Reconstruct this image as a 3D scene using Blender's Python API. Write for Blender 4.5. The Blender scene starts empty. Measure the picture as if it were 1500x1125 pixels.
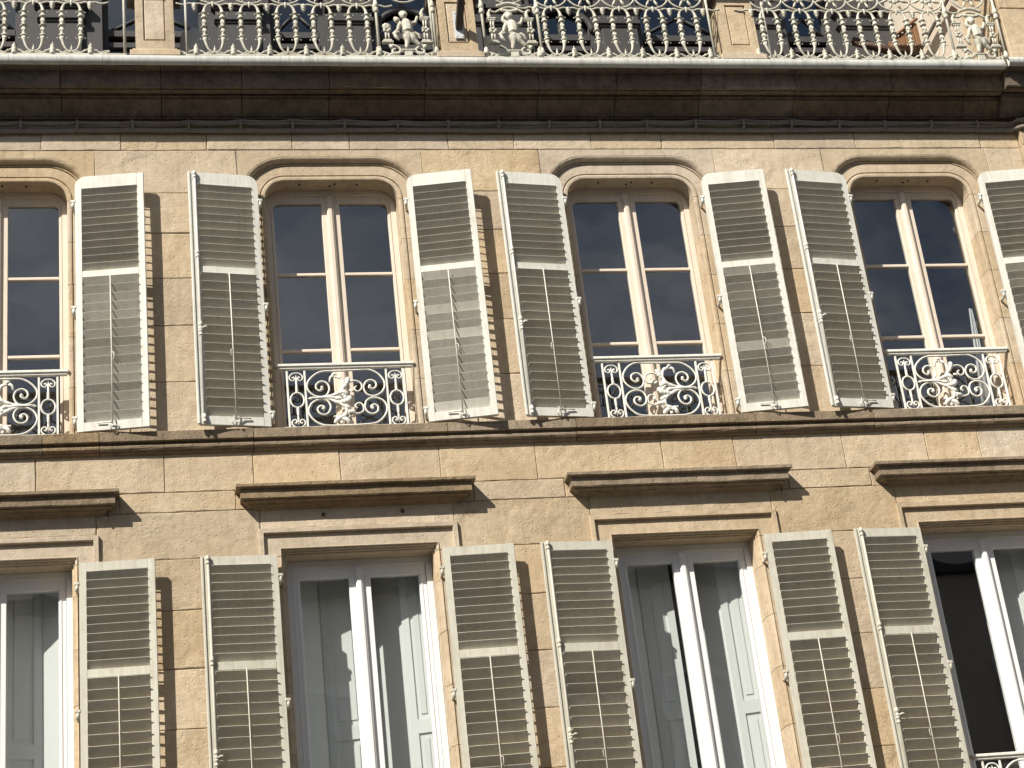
import bpy, bmesh, math, random
from math import sin, cos, pi, radians, sqrt, atan2, degrees
from mathutils import Vector, Matrix
random.seed(7)
scene = bpy.context.scene
col = scene.collection

# ---------------------------------------------------------------- camera
F_PX, YAW, PITCH, ROLL = 2825.3, radians(12.188), radians(25.375), radians(-6.805)
CAM = Vector((-1.5267, -12.7991, 1.65))
fw = Vector((sin(YAW)*cos(PITCH), cos(YAW)*cos(PITCH), sin(PITCH)))
rt = Vector((cos(YAW), -sin(YAW), 0)); up = rt.cross(fw)
RT = rt*cos(ROLL) + up*sin(ROLL); UP = -rt*sin(ROLL) + up*cos(ROLL)
def at(px, py, Y=0.0):            # photo pixel (1500 x 1125) -> point on the plane y = Y
    d = fw*F_PX + RT*(px-750) - UP*(py-562.5)
    return CAM + d*((Y-CAM.y)/d.y)
cd = bpy.data.cameras.new('camera'); cam = bpy.data.objects.new('camera', cd); col.objects.link(cam)
cd.sensor_width = 36; cd.lens = F_PX/1500*36; cd.clip_end = 2000
m = Matrix((RT, UP, -fw)).transposed().to_4x4(); m.translation = CAM
cam.matrix_world = m
scene.camera = cam

# ---------------------------------------------------------------- sky, sun, exposure
SUN = Vector((-1.05, -1.0, 1.30)).normalized()          # direction towards the sun
w = bpy.data.worlds.new('World'); scene.world = w; w.use_nodes = True
nt = w.node_tree; bg = nt.nodes['Background']
sky = nt.nodes.new('ShaderNodeTexSky'); sky.sky_type = 'NISHITA'; sky.sun_disc = False
sky.sun_elevation = math.asin(SUN.z); sky.sun_rotation = atan2(SUN.x, SUN.y) % (2*pi)
sky.air_density = 1.0; sky.dust_density = 1.2; sky.ozone_density = 1.2
tc = nt.nodes.new('ShaderNodeTexCoord'); mp = nt.nodes.new('ShaderNodeMapping')
mp.inputs['Scale'].default_value = (2.2, 2.2, 5.0); mp.inputs['Location'].default_value = (13.6, 7.2, 18.4)
nz = nt.nodes.new('ShaderNodeTexNoise'); nz.inputs['Scale'].default_value = 1.6; nz.inputs['Detail'].default_value = 8; nz.inputs['Roughness'].default_value = .6
cr = nt.nodes.new('ShaderNodeValToRGB'); cr.color_ramp.elements[0].position = .42; cr.color_ramp.elements[1].position = .72
mx = nt.nodes.new('ShaderNodeMixRGB'); mx.inputs['Color2'].default_value = (12., 12.2, 12.5, 1)
ml = nt.nodes.new('ShaderNodeMath'); ml.operation = 'MULTIPLY'; ml.inputs[1].default_value = .85
L = nt.links.new
L(tc.outputs['Generated'], mp.inputs['Vector']); L(mp.outputs['Vector'], nz.inputs['Vector']); L(nz.outputs['Fac'], cr.inputs['Fac'])
L(cr.outputs['Color'], ml.inputs[0]); L(ml.outputs[0], mx.inputs['Fac']); L(sky.outputs['Color'], mx.inputs['Color1']); L(mx.outputs['Color'], bg.inputs['Color'])
bg.inputs['Strength'].default_value = 0.05
sd = bpy.data.lights.new('sun', 'SUN'); sd.energy = 5.0; sd.angle = radians(.53); sd.color = (1, .945, .85)
so = bpy.data.objects.new('sun', sd); col.objects.link(so); so.location = (-8, -20, 30)
so.rotation_euler = SUN.to_track_quat('Z', 'Y').to_euler()
vs = scene.view_settings; vs.view_transform = 'Standard'; vs.look = 'None'; vs.gamma = 1; vs.use_curve_mapping = False
vs.exposure = 0.58

# ---------------------------------------------------------------- materials
def mat(name): 
    M = bpy.data.materials.new(name); M.use_nodes = True
    return M, M.node_tree, M.node_tree.nodes['Principled BSDF']
def N(t, kind, **kw):
    n = t.nodes.new('ShaderNode'+kind)
    for k, v in kw.items():
        if hasattr(n, k): setattr(n, k, v)
        else: n.inputs[k.replace('_', ' ')].default_value = v
    return n
def stone(name, c1, c2, dark, stain=.5, bump=.35, vary=.16, scale=1.0, spots=False):
    M, t, b = mat(name); Lk = t.links.new
    geo = N(t, 'NewGeometry'); oi = N(t, 'ObjectInfo')
    mpp = N(t, 'Mapping'); Lk(geo.outputs['Position'], mpp.inputs['Vector'])
    big = N(t, 'TexNoise', Scale=1.9*scale, Detail=6.0, Roughness=.62); Lk(geo.outputs['Position'], big.inputs['Vector'])
    mid = N(t, 'TexNoise', Scale=14*scale, Detail=8.0, Roughness=.68); Lk(geo.outputs['Position'], mid.inputs['Vector'])
    fine = N(t, 'TexNoise', Scale=120*scale, Detail=4.0, Roughness=.7); Lk(geo.outputs['Position'], fine.inputs['Vector'])
    # streaks run down the wall
    ms = N(t, 'Mapping'); ms.inputs['Scale'].default_value = (22, 22, 1.6); Lk(geo.outputs['Position'], ms.inputs['Vector'])
    stk = N(t, 'TexNoise', Scale=1.0, Detail=5.0, Roughness=.6); Lk(ms.outputs['Vector'], stk.inputs['Vector'])
    r1 = N(t, 'ValToRGB'); r1.color_ramp.elements[0].position = .34; r1.color_ramp.elements[1].position = .68
    r1.color_ramp.elements[0].color = (*c2, 1); r1.color_ramp.elements[1].color = (*c1, 1); Lk(big.outputs['Fac'], r1.inputs['Fac'])
    r2 = N(t, 'ValToRGB'); r2.color_ramp.elements[0].position = .28; r2.color_ramp.elements[1].position = .56
    r2.color_ramp.elements[0].color = (1, 1, 1, 1); r2.color_ramp.elements[1].color = (0, 0, 0, 1); Lk(mid.outputs['Fac'], r2.inputs['Fac'])
    mm = N(t, 'Math', operation='MULTIPLY'); mm.inputs[1].default_value = stain; Lk(r2.outputs['Color'], mm.inputs[0])
    x1 = N(t, 'MixRGB'); x1.inputs['Color2'].default_value = (*dark, 1); Lk(mm.outputs[0], x1.inputs['Fac']); Lk(r1.outputs['Color'], x1.inputs['Color1'])
    r3 = N(t, 'ValToRGB'); r3.color_ramp.elements[0].position = .5; r3.color_ramp.elements[1].position = .75; Lk(stk.outputs['Fac'], r3.inputs['Fac'])
    m3 = N(t, 'Math', operation='MULTIPLY'); m3.inputs[1].default_value = stain*.8; Lk(r3.outputs['Color'], m3.inputs[0])
    x2 = N(t, 'MixRGB'); x2.inputs['Color2'].default_value = (*dark, 1); Lk(m3.outputs[0], x2.inputs['Fac']); Lk(x1.outputs['Color'], x2.inputs['Color1'])
    last = x2
    if spots:
        vo = N(t, 'TexVoronoi', Scale=1.25); Lk(geo.outputs['Position'], vo.inputs['Vector'])
        dn = N(t, 'Math', operation='ADD'); Lk(vo.outputs['Distance'], dn.inputs[0])
        sc_ = N(t, 'Math', operation='MULTIPLY'); sc_.inputs[1].default_value = .25; Lk(mid.outputs['Fac'], sc_.inputs[0]); Lk(sc_.outputs[0], dn.inputs[1])
        rv = N(t, 'ValToRGB'); rv.color_ramp.elements[0].position = .15; rv.color_ramp.elements[1].position = .235
        rv.color_ramp.elements[0].color = (.55, .55, .55, 1); rv.color_ramp.elements[1].color = (0, 0, 0, 1); Lk(dn.outputs[0], rv.inputs['Fac'])
        x3 = N(t, 'MixRGB'); x3.inputs['Color2'].default_value = (.13, .10, .07, 1); Lk(rv.outputs['Color'], x3.inputs['Fac']); Lk(last.outputs['Color'], x3.inputs['Color1']); last = x3
    # per-stone tint
    hs = N(t, 'HueSaturation'); 
    mr = N(t, 'MapRange'); mr.inputs['To Min'].default_value = 1-vary; mr.inputs['To Max'].default_value = 1+vary*.7
    Lk(oi.outputs['Random'], mr.inputs['Value']); Lk(mr.outputs[0], hs.inputs['Value'])
    ra = N(t, 'Math', operation='MULTIPLY'); ra.inputs[1].default_value = 7.31; Lk(oi.outputs['Random'], ra.inputs[0])
    rf = N(t, 'Math', operation='FRACT'); Lk(ra.outputs[0], rf.inputs[0])
    m5 = N(t, 'MapRange'); m5.inputs['To Min'].default_value = .82; m5.inputs['To Max'].default_value = 1.12; Lk(rf.outputs[0], m5.inputs['Value']); Lk(m5.outputs[0], hs.inputs['Saturation'])
    Lk(last.outputs['Color'], hs.inputs['Color']); Lk(hs.outputs['Color'], b.inputs['Base Color'])
    b.inputs['Roughness'].default_value = .92; b.inputs['Specular IOR Level'].default_value = .2
    ad = N(t, 'Math', operation='ADD'); Lk(fine.outputs['Fac'], ad.inputs[0])
    m6 = N(t, 'Math', operation='MULTIPLY'); m6.inputs[1].default_value = 2.2; Lk(mid.outputs['Fac'], m6.inputs[0]); Lk(m6.outputs[0], ad.inputs[1])
    # chips and tooling pits
    vp = N(t, 'TexVoronoi', Scale=26*scale); Lk(geo.outputs['Position'], vp.inputs['Vector'])
    rp = N(t, 'ValToRGB'); rp.color_ramp.elements[0].position = .08; rp.color_ramp.elements[1].position = .22; Lk(vp.outputs['Distance'], rp.inputs['Fac'])
    ad2 = N(t, 'Math', operation='ADD'); Lk(ad.outputs[0], ad2.inputs[0]); Lk(rp.outputs['Color'], ad2.inputs[1])
    msk = N(t, 'TexNoise', Scale=2.3, Detail=3.0); Lk(geo.outputs['Position'], msk.inputs['Vector'])
    rm = N(t, 'ValToRGB'); rm.color_ramp.elements[0].position = .52; rm.color_ramp.elements[1].position = .66; Lk(msk.outputs['Fac'], rm.inputs['Fac'])
    n9 = N(t, 'TexNoise', Scale=34.0, Detail=5.0, Roughness=.75); Lk(geo.outputs['Position'], n9.inputs['Vector'])
    m9 = N(t, 'Math', operation='MULTIPLY'); Lk(rm.outputs['Color'], m9.inputs[0]); Lk(n9.outputs['Fac'], m9.inputs[1])
    m10 = N(t, 'Math', operation='MULTIPLY_ADD'); m10.inputs[1].default_value = 4.0; Lk(m9.outputs[0], m10.inputs[0]); Lk(ad2.outputs[0], m10.inputs[2]); ad2 = m10
    bp = N(t, 'Bump', Strength=bump, Distance=.012); Lk(ad2.outputs[0], bp.inputs['Height']); Lk(bp.outputs['Normal'], b.inputs['Normal'])
    return M
def paint(name, c, dirt, rough=.5, amt=.35, scale=9., bump=.08, vary=.04, drip=.0):
    M, t, b = mat(name); Lk = t.links.new
    geo = N(t, 'NewGeometry'); oi = N(t, 'ObjectInfo')
    n1 = N(t, 'TexNoise', Scale=scale, Detail=8.0, Roughness=.7); Lk(geo.outputs['Position'], n1.inputs['Vector'])
    ms = N(t, 'Mapping'); ms.inputs['Scale'].default_value = (40, 40, 3); Lk(geo.outputs['Position'], ms.inputs['Vector'])
    n2 = N(t, 'TexNoise', Scale=1.0, Detail=5.0); Lk(ms.outputs['Vector'], n2.inputs['Vector'])
    mu = N(t, 'Math', operation='MULTIPLY'); Lk(n1.outputs['Fac'], mu.inputs[0]); Lk(n2.outputs['Fac'], mu.inputs[1])
    r = N(t, 'ValToRGB'); r.color_ramp.elements[0].position = .2; r.color_ramp.elements[1].position = .42; Lk(mu.outputs[0], r.inputs['Fac'])
    r.color_ramp.elements[0].color = (0, 0, 0, 1); r.color_ramp.elements[1].color = (amt, amt, amt, 1)
    x = N(t, 'MixRGB'); x.inputs['Color1'].default_value = (*c, 1); x.inputs['Color2'].default_value = (*dirt, 1); Lk(r.outputs['Color'], x.inputs['Fac'])
    hs = N(t, 'HueSaturation'); mr = N(t, 'MapRange'); mr.inputs['To Min'].default_value = 1-vary; mr.inputs['To Max'].default_value = 1+vary
    Lk(oi.outputs['Random'], mr.inputs['Value']); Lk(mr.outputs[0], hs.inputs['Value']); Lk(x.outputs['Color'], hs.inputs['Color']); Lk(hs.outputs['Color'], b.inputs['Base Color'])
    b.inputs['Roughness'].default_value = rough; b.inputs['Specular IOR Level'].default_value = .35
    bp = N(t, 'Bump', Strength=bump, Distance=.004); Lk(n2.outputs['Fac'], bp.inputs['Height']); Lk(bp.outputs['Normal'], b.inputs['Normal'])
    return M
def glass():
    M, t, b = mat('window_glass'); Lk = t.links.new; t.nodes.remove(b)
    out = t.nodes['Material Output']
    lw = N(t, 'LayerWeight', Blend=.5); p5 = N(t, 'Math', operation='POWER'); p5.inputs[1].default_value = 5; Lk(lw.outputs['Facing'], p5.inputs[0])
    mr = N(t, 'MapRange'); mr.inputs['To Min'].default_value = .11; mr.inputs['To Max'].default_value = 1; Lk(p5.outputs[0], mr.inputs['Value'])
    tr = N(t, 'BsdfTransparent'); tr.inputs['Color'].default_value = (.955, .965, .96, 1)
    gl = N(t, 'BsdfGlossy', Roughness=.012)
    geo = N(t, 'NewGeometry'); n1 = N(t, 'TexNoise', Scale=2.6, Detail=1.0); Lk(geo.outputs['Position'], n1.inputs['Vector'])
    bp = N(t, 'Bump', Strength=.05, Distance=.03); Lk(n1.outputs['Fac'], bp.inputs['Height']); Lk(bp.outputs['Normal'], gl.inputs['Normal'])
    ms = N(t, 'MixShader'); Lk(mr.outputs[0], ms.inputs['Fac']); Lk(tr.outputs[0], ms.inputs[1]); Lk(gl.outputs[0], ms.inputs[2]); Lk(ms.outputs[0], out.inputs['Surface'])
    return M
M_WALL = stone('limestone', (.575, .473, .340), (.455, .356, .236), (.29, .22, .14), .46, .40, .12, spots=True)
M_TRIM = stone('trim_limestone', (.57, .470, .340), (.46, .362, .246), (.27, .205, .135), .46, .32, .07)
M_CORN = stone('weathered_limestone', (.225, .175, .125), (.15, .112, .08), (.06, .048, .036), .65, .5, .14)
M_LEDGE = stone('sill_limestone', (.32, .245, .16), (.24, .18, .115), (.105, .08, .055), .6, .45, .10)
M_MORTAR = stone('mortar', (.38, .30, .21), (.27, .21, .14), (.15, .11, .075), .6, .5, .0)
M_SHUT = paint('shutter_paint', (.63, .625, .565), (.40, .365, .29), .55, .5, vary=.05)
M_SHUT_L = paint('faded_shutter_paint', (.53, .51, .43), (.33, .29, .22), .6, .55, vary=.05)
M_SLAT = paint('slat_paint', (.585, .56, .485), (.36, .335, .275), .6, .45, vary=.10)
M_IRON = paint('white_iron_paint', (.75, .745, .68), (.42, .33, .24), .5, .32, 16.)
M_CAST = paint('cream_cast_iron', (.55, .54, .455), (.30, .23, .16), .6, .7, 30.)
M_FRAME_U = paint('beige_window_paint', (.68, .59, .49), (.42, .33, .26), .5, .25)
M_FRAME_L = paint('white_window_paint', (.74, .745, .74), (.55, .53, .50), .45, .2)
M_INNER = paint('pale_panel_paint', (.76, .775, .77), (.62, .64, .635), .5, .2)
M_ZINC = paint('zinc', (.50, .505, .47), (.27, .27, .24), .6, .75, 5., vary=.015)
M_SLATE = paint('dark_grey_paint', (.060, .058, .058), (.04, .038, .036), .6, .4)
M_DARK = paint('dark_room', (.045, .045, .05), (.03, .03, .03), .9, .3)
M_CABLE = paint('cable_sheath', (.22, .195, .17), (.10, .085, .07), .6, .5)
M_METAL = paint('brown_metal', (.055, .042, .035), (.03, .025, .02), .5, .4)
M_STEEL = paint('galvanised_steel', (.52, .54, .56), (.36, .36, .36), .45, .4)
M_WOOD = paint('oiled_wood', (.24, .125, .06), (.18, .09, .04), .6, .6)
M_BROWN = paint('dark_stained_wood', (.085, .045, .03), (.04, .025, .02), .6, .5)
M_PLASTER = paint('pale_plaster', (.58, .51, .42), (.42, .36, .29), .85, .5, 5.)
M_CLOTH = paint('pale_cloth', (.50, .50, .50), (.38, .38, .38), .9, .3)
M_ASPHALT = stone('asphalt', (.06, .06, .06), (.045, .045, .045), (.03, .03, .03), .4, .3, .0)
M_PAVE = stone('paving', (.22, .20, .17), (.17, .155, .13), (.12, .11, .09), .4, .3, .05)
M_GLASS = glass()

# ---------------------------------------------------------------- mesh helpers
class MB:
    def __init__(s): s.v = []; s.f = []; s.sm = []
    def add(s, vs_, fs, smooth=False):
        o = len(s.v); s.v += [tuple(p) for p in vs_]; s.f += [tuple(i+o for i in q) for q in fs]; s.sm += [smooth]*len(fs); return s
    def box(s, x0, x1, y0, y1, z0, z1):
        x0, x1 = min(x0, x1), max(x0, x1); y0, y1 = min(y0, y1), max(y0, y1); z0, z1 = min(z0, z1), max(z0, z1)
        return s.add([(x0,y0,z0),(x1,y0,z0),(x1,y1,z0),(x0,y1,z0),(x0,y0,z1),(x1,y0,z1),(x1,y1,z1),(x0,y1,z1)],
                     [(0,3,2,1),(4,5,6,7),(0,1,5,4),(1,2,6,5),(2,3,7,6),(3,0,4,7)])
    def bbox(s, x0, x1, y0, y1, z0, z1, c=.003):      # box with chamfered front edges (front = low y)
        x0, x1 = min(x0, x1), max(x0, x1)
        v = [(x0,y1,z0),(x1,y1,z0),(x1,y1,z1),(x0,y1,z1),(x0,y0+c,z0),(x1,y0+c,z0),(x1,y0+c,z1),(x0,y0+c,z1),
             (x0+c,y0,z0+c),(x1-c,y0,z0+c),(x1-c,y0,z1-c),(x0+c,y0,z1-c)]
        f = [(0,3,2,1),(8,9,10,11)]
        for i in range(4):
            j = (i+1) % 4; f += [(i, j, j+4, i+4), (i+4, j+4, j+8, i+8)]
        return s.add(v, f)
    def prism(s, poly, y0, y1):       # poly: (x, z) counter-clockwise seen from -y
        n = len(poly); v = [(x, y0, z) for x, z in poly]+[(x, y1, z) for x, z in poly]
        f = [tuple(range(n)), tuple(range(2*n-1, n-1, -1))]+[(i, i+n, (i+1) % n+n, (i+1) % n) for i in range(n)]
        return s.add(v, f)
    def extrude_x(s, prof, x0, x1):   # prof: closed (y, z) loop
        n = len(prof); v = [(x0, y, z) for y, z in prof]+[(x1, y, z) for y, z in prof]
        f = [tuple(range(n)), tuple(range(2*n-1, n-1, -1))]+[(i, i+n, (i+1) % n+n, (i+1) % n) for i in range(n)]
        return s.add(v, f)
    def tube(s, pts, r, n=8, cap=True, flat=1.0, ref=None):   # r: number or list; flat squashes along ref axis
        pts = [Vector(p) for p in pts]; m_ = len(pts)
        rs = r if isinstance(r, (list, tuple)) else [r]*m_
        v = []; a = None
        for i, p in enumerate(pts):
            t = (pts[min(i+1, m_-1)]-pts[max(i-1, 0)])
            t = t.normalized() if t.length > 1e-9 else Vector((0,0,1))
            if ref is not None: a = Vector(ref)
            elif a is None: a = Vector((0,1,0)) if abs(t.y) < .9 else Vector((1,0,0))
            a = (a-t*a.dot(t)); a = a.normalized() if a.length > 1e-6 else t.orthogonal().normalized()
            b_ = t.cross(a)
            for k in range(n):
                g = 2*pi*k/n+pi/n
                v.append(p+a*(rs[i]*flat*cos(g))+b_*(rs[i]*sin(g)))
        f = [(i*n+k, i*n+(k+1) % n, (i+1)*n+(k+1) % n, (i+1)*n+k) for i in range(m_-1) for k in range(n)]
        if cap: f += [tuple(range(n-1, -1, -1)), tuple(range((m_-1)*n, m_*n))]
        return s.add(v, f, True)
    def ball(s, c, r, n=8, k=6):
        rx, ry, rz = r if isinstance(r, (list, tuple)) else (r, r, r)
        v = [(c[0], c[1], c[2]-rz)]
        for i in range(1, k):
            a = -pi/2+pi*i/k
            v += [(c[0]+rx*cos(a)*cos(2*pi*j/n), c[1]+ry*cos(a)*sin(2*pi*j/n), c[2]+rz*sin(a)) for j in range(n)]
        v.append((c[0], c[1], c[2]+rz)); e = len(v)-1
        f = [(0, 1+(j+1) % n, 1+j) for j in range(n)]
        for i in range(k-2):
            o = 1+i*n; f += [(o+j, o+(j+1) % n, o+n+(j+1) % n, o+n+j) for j in range(n)]
        o = 1+(k-2)*n; f += [(o+j, o+(j+1) % n, e) for j in range(n)]
        return s.add(v, f, True)
    def mesh(s, name):
        me = bpy.data.meshes.new(name); me.from_pydata(s.v, [], s.f); me.update()
        bm = bmesh.new(); bm.from_mesh(me); bmesh.ops.recalc_face_normals(bm, faces=bm.faces); bm.to_mesh(me); bm.free()
        if any(s.sm): me.polygons.foreach_set('use_smooth', s.sm)
        return me
    def build(s, name, material, parent=None):
        return link(name, s.mesh(name), material, parent)
def link(name, me, material, parent=None, loc=None, rot=None):
    if material and not me.materials: me.materials.append(material)
    o = bpy.data.objects.new(name, me); col.objects.link(o); o.parent = parent
    if loc: o.location = loc
    if rot: o.rotation_euler = rot
    return o
def tag(o, label=None, cat=None, group=None, kind=None):
    for k, v in (('label', label), ('category', cat), ('group', group), ('kind', kind)):
        if v: o[k] = v
    return o
def empty(name, loc=(0, 0, 0), rz=0):
    o = bpy.data.objects.new(name, None); o.empty_display_size = .1; col.objects.link(o); o.location = loc; o.rotation_euler = (0, 0, rz); return o
def spline(pts, per=6, closed=False):
    pts = [Vector(p) for p in pts]; n = len(pts); out = []
    for i in range(n if closed else n-1):
        g = (lambda k: pts[k % n]) if closed else (lambda k: pts[max(0, min(n-1, k))])
        p0, p1, p2, p3 = g(i-1), g(i), g(i+1), g(i+2)
        for k in range(per):
            t = k/per
            out.append(.5*((2*p1)+(p2-p0)*t+(2*p0-5*p1+4*p2-p3)*t*t+(3*p1-p0-3*p2+p3)*t**3))
    if closed: out.append(out[0].copy())
    else: out.append(pts[-1])
    return out

# ---------------------------------------------------------------- dimensions read off the photograph
BAYS = [-2.528, 0.0, 2.4, 4.7776]
XL, XR = -4.6, 5.83                       # main wall; a shallow corner pilaster starts at XR
HWU, ZTU, ZBU = .517, 9.695, 7.53         # upper openings: half width, head, sill
HWL, ZTL, ZBL = .527, 6.58, 4.28          # lower openings
OUT_U, OUT_L = .722, .716                 # outer half width of the architraves
building = empty('stone_building', (0, 0, 0))
tag(building, 'tall beige limestone building with louvred shutters and ornate iron balcony', 'building')
def part(mb, name, material, parent=building, **k):
    return tag(mb.build(name, material, parent), **k)

# ---------------------------------------------------------------- street (bounces light on to the facade)
def struct(mb, name, material): return tag(mb.build(name, material), kind='structure')
struct(MB().box(-150, 150, -150, 60, -.3, 0), 'road', M_ASPHALT)
struct(MB().box(-60, 60, -3.2, -.02, -.2, .13), 'pavement', M_PAVE)
struct(MB().box(-60, 60, -17.0, -11.5, -.2, .13), 'far_pavement', M_PAVE)
# unseen house row, added across the street to keep the roadway in shade
row_ = empty('opposite_house_row', (0, -17, 0)); tag(row_, 'long unseen plastered house row across the street, facing the shuttered facade', 'building')
hw_ = MB().box(-45, 45, -8, 0, .0, 12.4).build('wall', M_PLASTER, row_)
MB().extrude_x([(.35, 12.4), (.35, 12.6), (-4, 14.6), (-8.3, 12.6), (-8.3, 12.4)], -45.2, 45.2).build('roof', M_SLATE, row_)
fm = MB()
for q in ((-.62, -.5, -.05, .06, 0, 2.0), (.5, .62, -.05, .06, 0, 2.0), (-.5, .5, -.05, .06, 1.88, 2.0), (-.5, .5, -.05, .06, 0, .1), (-.04, .04, .0, .05, .1, 1.88), (-.7, .7, -.05, .14, -.1, -.005)): fm.box(*q)
fm = fm.mesh('window'); fm.materials.append(M_FRAME_L); gm = MB().box(-.5, .5, .01, .02, .1, 1.88).mesh('pane'); gm.materials.append(M_GLASS)
for z in (1.2, 5.0, 8.9):
    for k in range(30):
        wo = link('window', fm, None, row_, (-43.5+3*k, .06, z)); link('pane', gm, None, wo)

# ---------------------------------------------------------------- ashlar wall
def worn(x0, x1, z0, z1, yf=0., yb=.24, ch=.003, wear=.0035, gap=None):
    gap = random.choice((.001, .0014, .0018, .0026)) if gap is None else gap
    x0 += gap; x1 -= gap; z0 += gap; z1 -= gap
    ring = []
    def side(a, b):
        n = max(3, int((Vector(b)-Vector(a)).length/.07))
        for i in range(n): 
            t = i/n; ring.append((a[0]+(b[0]-a[0])*t, a[1]+(b[1]-a[1])*t))
    side((x0, z0), (x1, z0)); side((x1, z0), (x1, z1)); side((x1, z1), (x0, z1)); side((x0, z1), (x0, z0))
    cx, cz = (x0+x1)/2, (z0+z1)/2; hx, hz = (x1-x0)/2, (z1-z0)/2
    mb = MB(); n = len(ring); A = []; B = []; C = []
    for (x, z) in ring:
        k = random.random()**3*wear*2.2
        A.append((x, yb, z)); 
        B.append((x-(x-cx)/hx*k*.5 if abs(x-cx) > hx*.98 else x, yf+ch*(.7+random.random()*.8), z-(z-cz)/hz*k*.5 if abs(z-cz) > hz*.98 else z))
        c = ch*(.7+random.random()*.9)+k
        C.append((cx+(x-cx)*(1-c/hx), yf, cz+(z-cz)*(1-c/hz)))
    mb.v = A+B+C
    for i in range(n):
        j = (i+1) % n; mb.f += [(i, j, j+n, i+n), (i+n, j+n, j+2*n, i+2*n)]
    mb.f += [tuple(range(2*n, 3*n))]
    mb.sm = [False]*len(mb.f)
    return mb
def stone_block(x0, x1, z0, z1, material=None, yf=None, name='stone_block'):
    if x1-x0 < .04: return
    part(worn(x0, x1, z0, z1, yf=random.uniform(-.0025, .0025) if yf is None else yf), name, material or M_WALL)
def row(z0, z1, cuts, skip=None):
    cuts = sorted(cuts)
    for a, b in zip(cuts, cuts[1:]): 
        if skip and any(a >= s0-.02 and b <= s1+.02 for s0, s1 in skip): continue
        stone_block(a, b, z0, z1)
upz = [ZBU, 7.95, 8.415, 8.815, 9.207, 9.56, 9.946]
ops_u = [(b-OUT_U-.002, b+OUT_U+.002) for b in BAYS]
for z0, z1 in zip(upz, upz[1:]):
    row(z0, z1, [XL, -3.9]+[e for o in ops_u for e in o]+[XR], ops_u)
row(9.946, 10.225, [XL, -3.6, -2.9, -2.2, -1.602, -.947, -.286, .165, .954, 1.485, 2.12, 2.712, 3.671, 4.369, 5.483, XR])
row(7.077, 7.40, [XL, -3.7, -3.0, -2.244, -1.351, -.725, -.098, .634, 1.349, 2.317, 2.881, 3.745, 4.417, 4.854, XR])
hood_s = [(b-.86, b+.86) for b in BAYS]
row(6.926, 7.077, [XL]+[e for o in hood_s for e in o]+[XR], None)
fr = [(b-.695, b+.695) for b in BAYS]
row(6.57, 6.926, [XL, -3.8]+[e for o in fr for e in o]+[XR], fr)
for b in BAYS: stone_block(b-.695, b+.695, 6.770, 6.926)
loz = [3.6, 4.05, 4.50, 4.93, 5.352, 5.771, 6.194, 6.57]
ops_l = [(b-OUT_L-.002, b+OUT_L+.002) for b in BAYS]
for z0, z1 in zip(loz[2:], loz[3:]):
    row(z0, z1, [XL, -3.9]+[e for o in ops_l for e in o]+[XR], ops_l)
row(4.05, 4.50, [XL, -3.9]+[e for o in ops_l for e in o]+[XR], ops_l)
for b in BAYS: stone_block(b-OUT_L, b+OUT_L, 4.05, ZBL)
for i, (z0, z1) in enumerate(((0, .6), (.6, 1.2), (1.2, 1.8), (1.8, 2.4), (2.4, 3.0), (3.0, 3.55), (3.55, 4.05))):   # plain storey below the frame
    row(z0, z1, [XL+(i % 2)*.0]+[XL+.75+(i % 2)*.6+1.2*k for k in range(8)]+[XR])
# mortar sheet behind the joints
mo = MB()
def sheet(x0, x1, z0, z1): mo.add([(x0, .007, z0), (x1, .007, z0), (x1, .007, z1), (x0, .007, z1)], [(0, 1, 2, 3)])
ed = [XL]+[e for b in BAYS for e in (b-OUT_U+.02, b+OUT_U-.02)]+[XR]
for i in range(0, len(ed), 2): sheet(ed[i], ed[i+1], 7.50, 9.93)
sheet(XL, XR, 9.93, 10.3); sheet(XL, XR, 6.79, 7.50)
ed = [XL]+[e for b in BAYS for e in (b-OUT_L+.02, b+OUT_L-.02)]+[XR]
for i in range(0, len(ed), 2): sheet(ed[i], ed[i+1], 4.2, 6.79)
sheet(XL, XR, 0, 4.2)
part(mo, 'mortar_bed', M_MORTAR)
# corner pilaster
pz = [0, .8, 1.6, 2.4, 3.2, 4.0, 4.8, 5.4, 6.0, 6.57, 6.95, 7.37, 7.95, 8.415, 8.815, 9.207, 9.56, 9.946, 10.225]
for z0, z1 in zip(pz, pz[1:]): stone_block(XR, XR+1.0, z0, z1, yf=-.055)

# ---------------------------------------------------------------- architraves
UP_PROF = [(0, .37), (0, .048), (.0025, .044), (.008, .042), (.020, .041), (.032, .043), (.0345, .046), (.0355, .060), (.0415, .060), (.0425, .047), (.045, .044),
           (.124, .044), (.126, .054), (.130, .054), (.132, .040), (.138, .037), (.143, .040), (.145, .048), (.1475, .048), (.149, .036), (.154, .024), (.163, .012), (.175, .004), (.187, .0012), (.190, 0)]
LO_PROF = [(0, .37), (0, .050), (.002, .046), (.010, .045), (.0105, .030), (.013, .026), (.021, .025), (.0215, .010), (.025, .006), (.032, .004), (.0325, -.006), (.036, -.008), (.041, .001),
           (.148, .001), (.149, -.024), (.152, -.027), (.182, -.027), (.185, -.024), (.186, .001)]
def sweep(mb, stations, prof, rect):
    # stations: (x, z, nx, nz, outer point); the last loop runs out to the rectangle of the stone
    n = len(prof)+1; o = len(mb.v)
    for (x, z, nx, nz, ox, oz) in stations:
        for t_, y in prof: mb.v.append((x+nx*t_, y+random.uniform(-.0006, .0006), z+nz*t_))
        mb.v.append((ox, 0, oz))
    m_ = len(stations)
    for i in range(m_-1):
        for k in range(n-1):
            a = o+i*n+k; mb.f.append((a, a+1, a+n+1, a+n)); mb.sm.append(False)
    mb.f += [tuple(o+k for k in range(n)), tuple(o+(m_-1)*n+k for k in range(n-1, -1, -1))]; mb.sm += [False, False]
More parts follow.
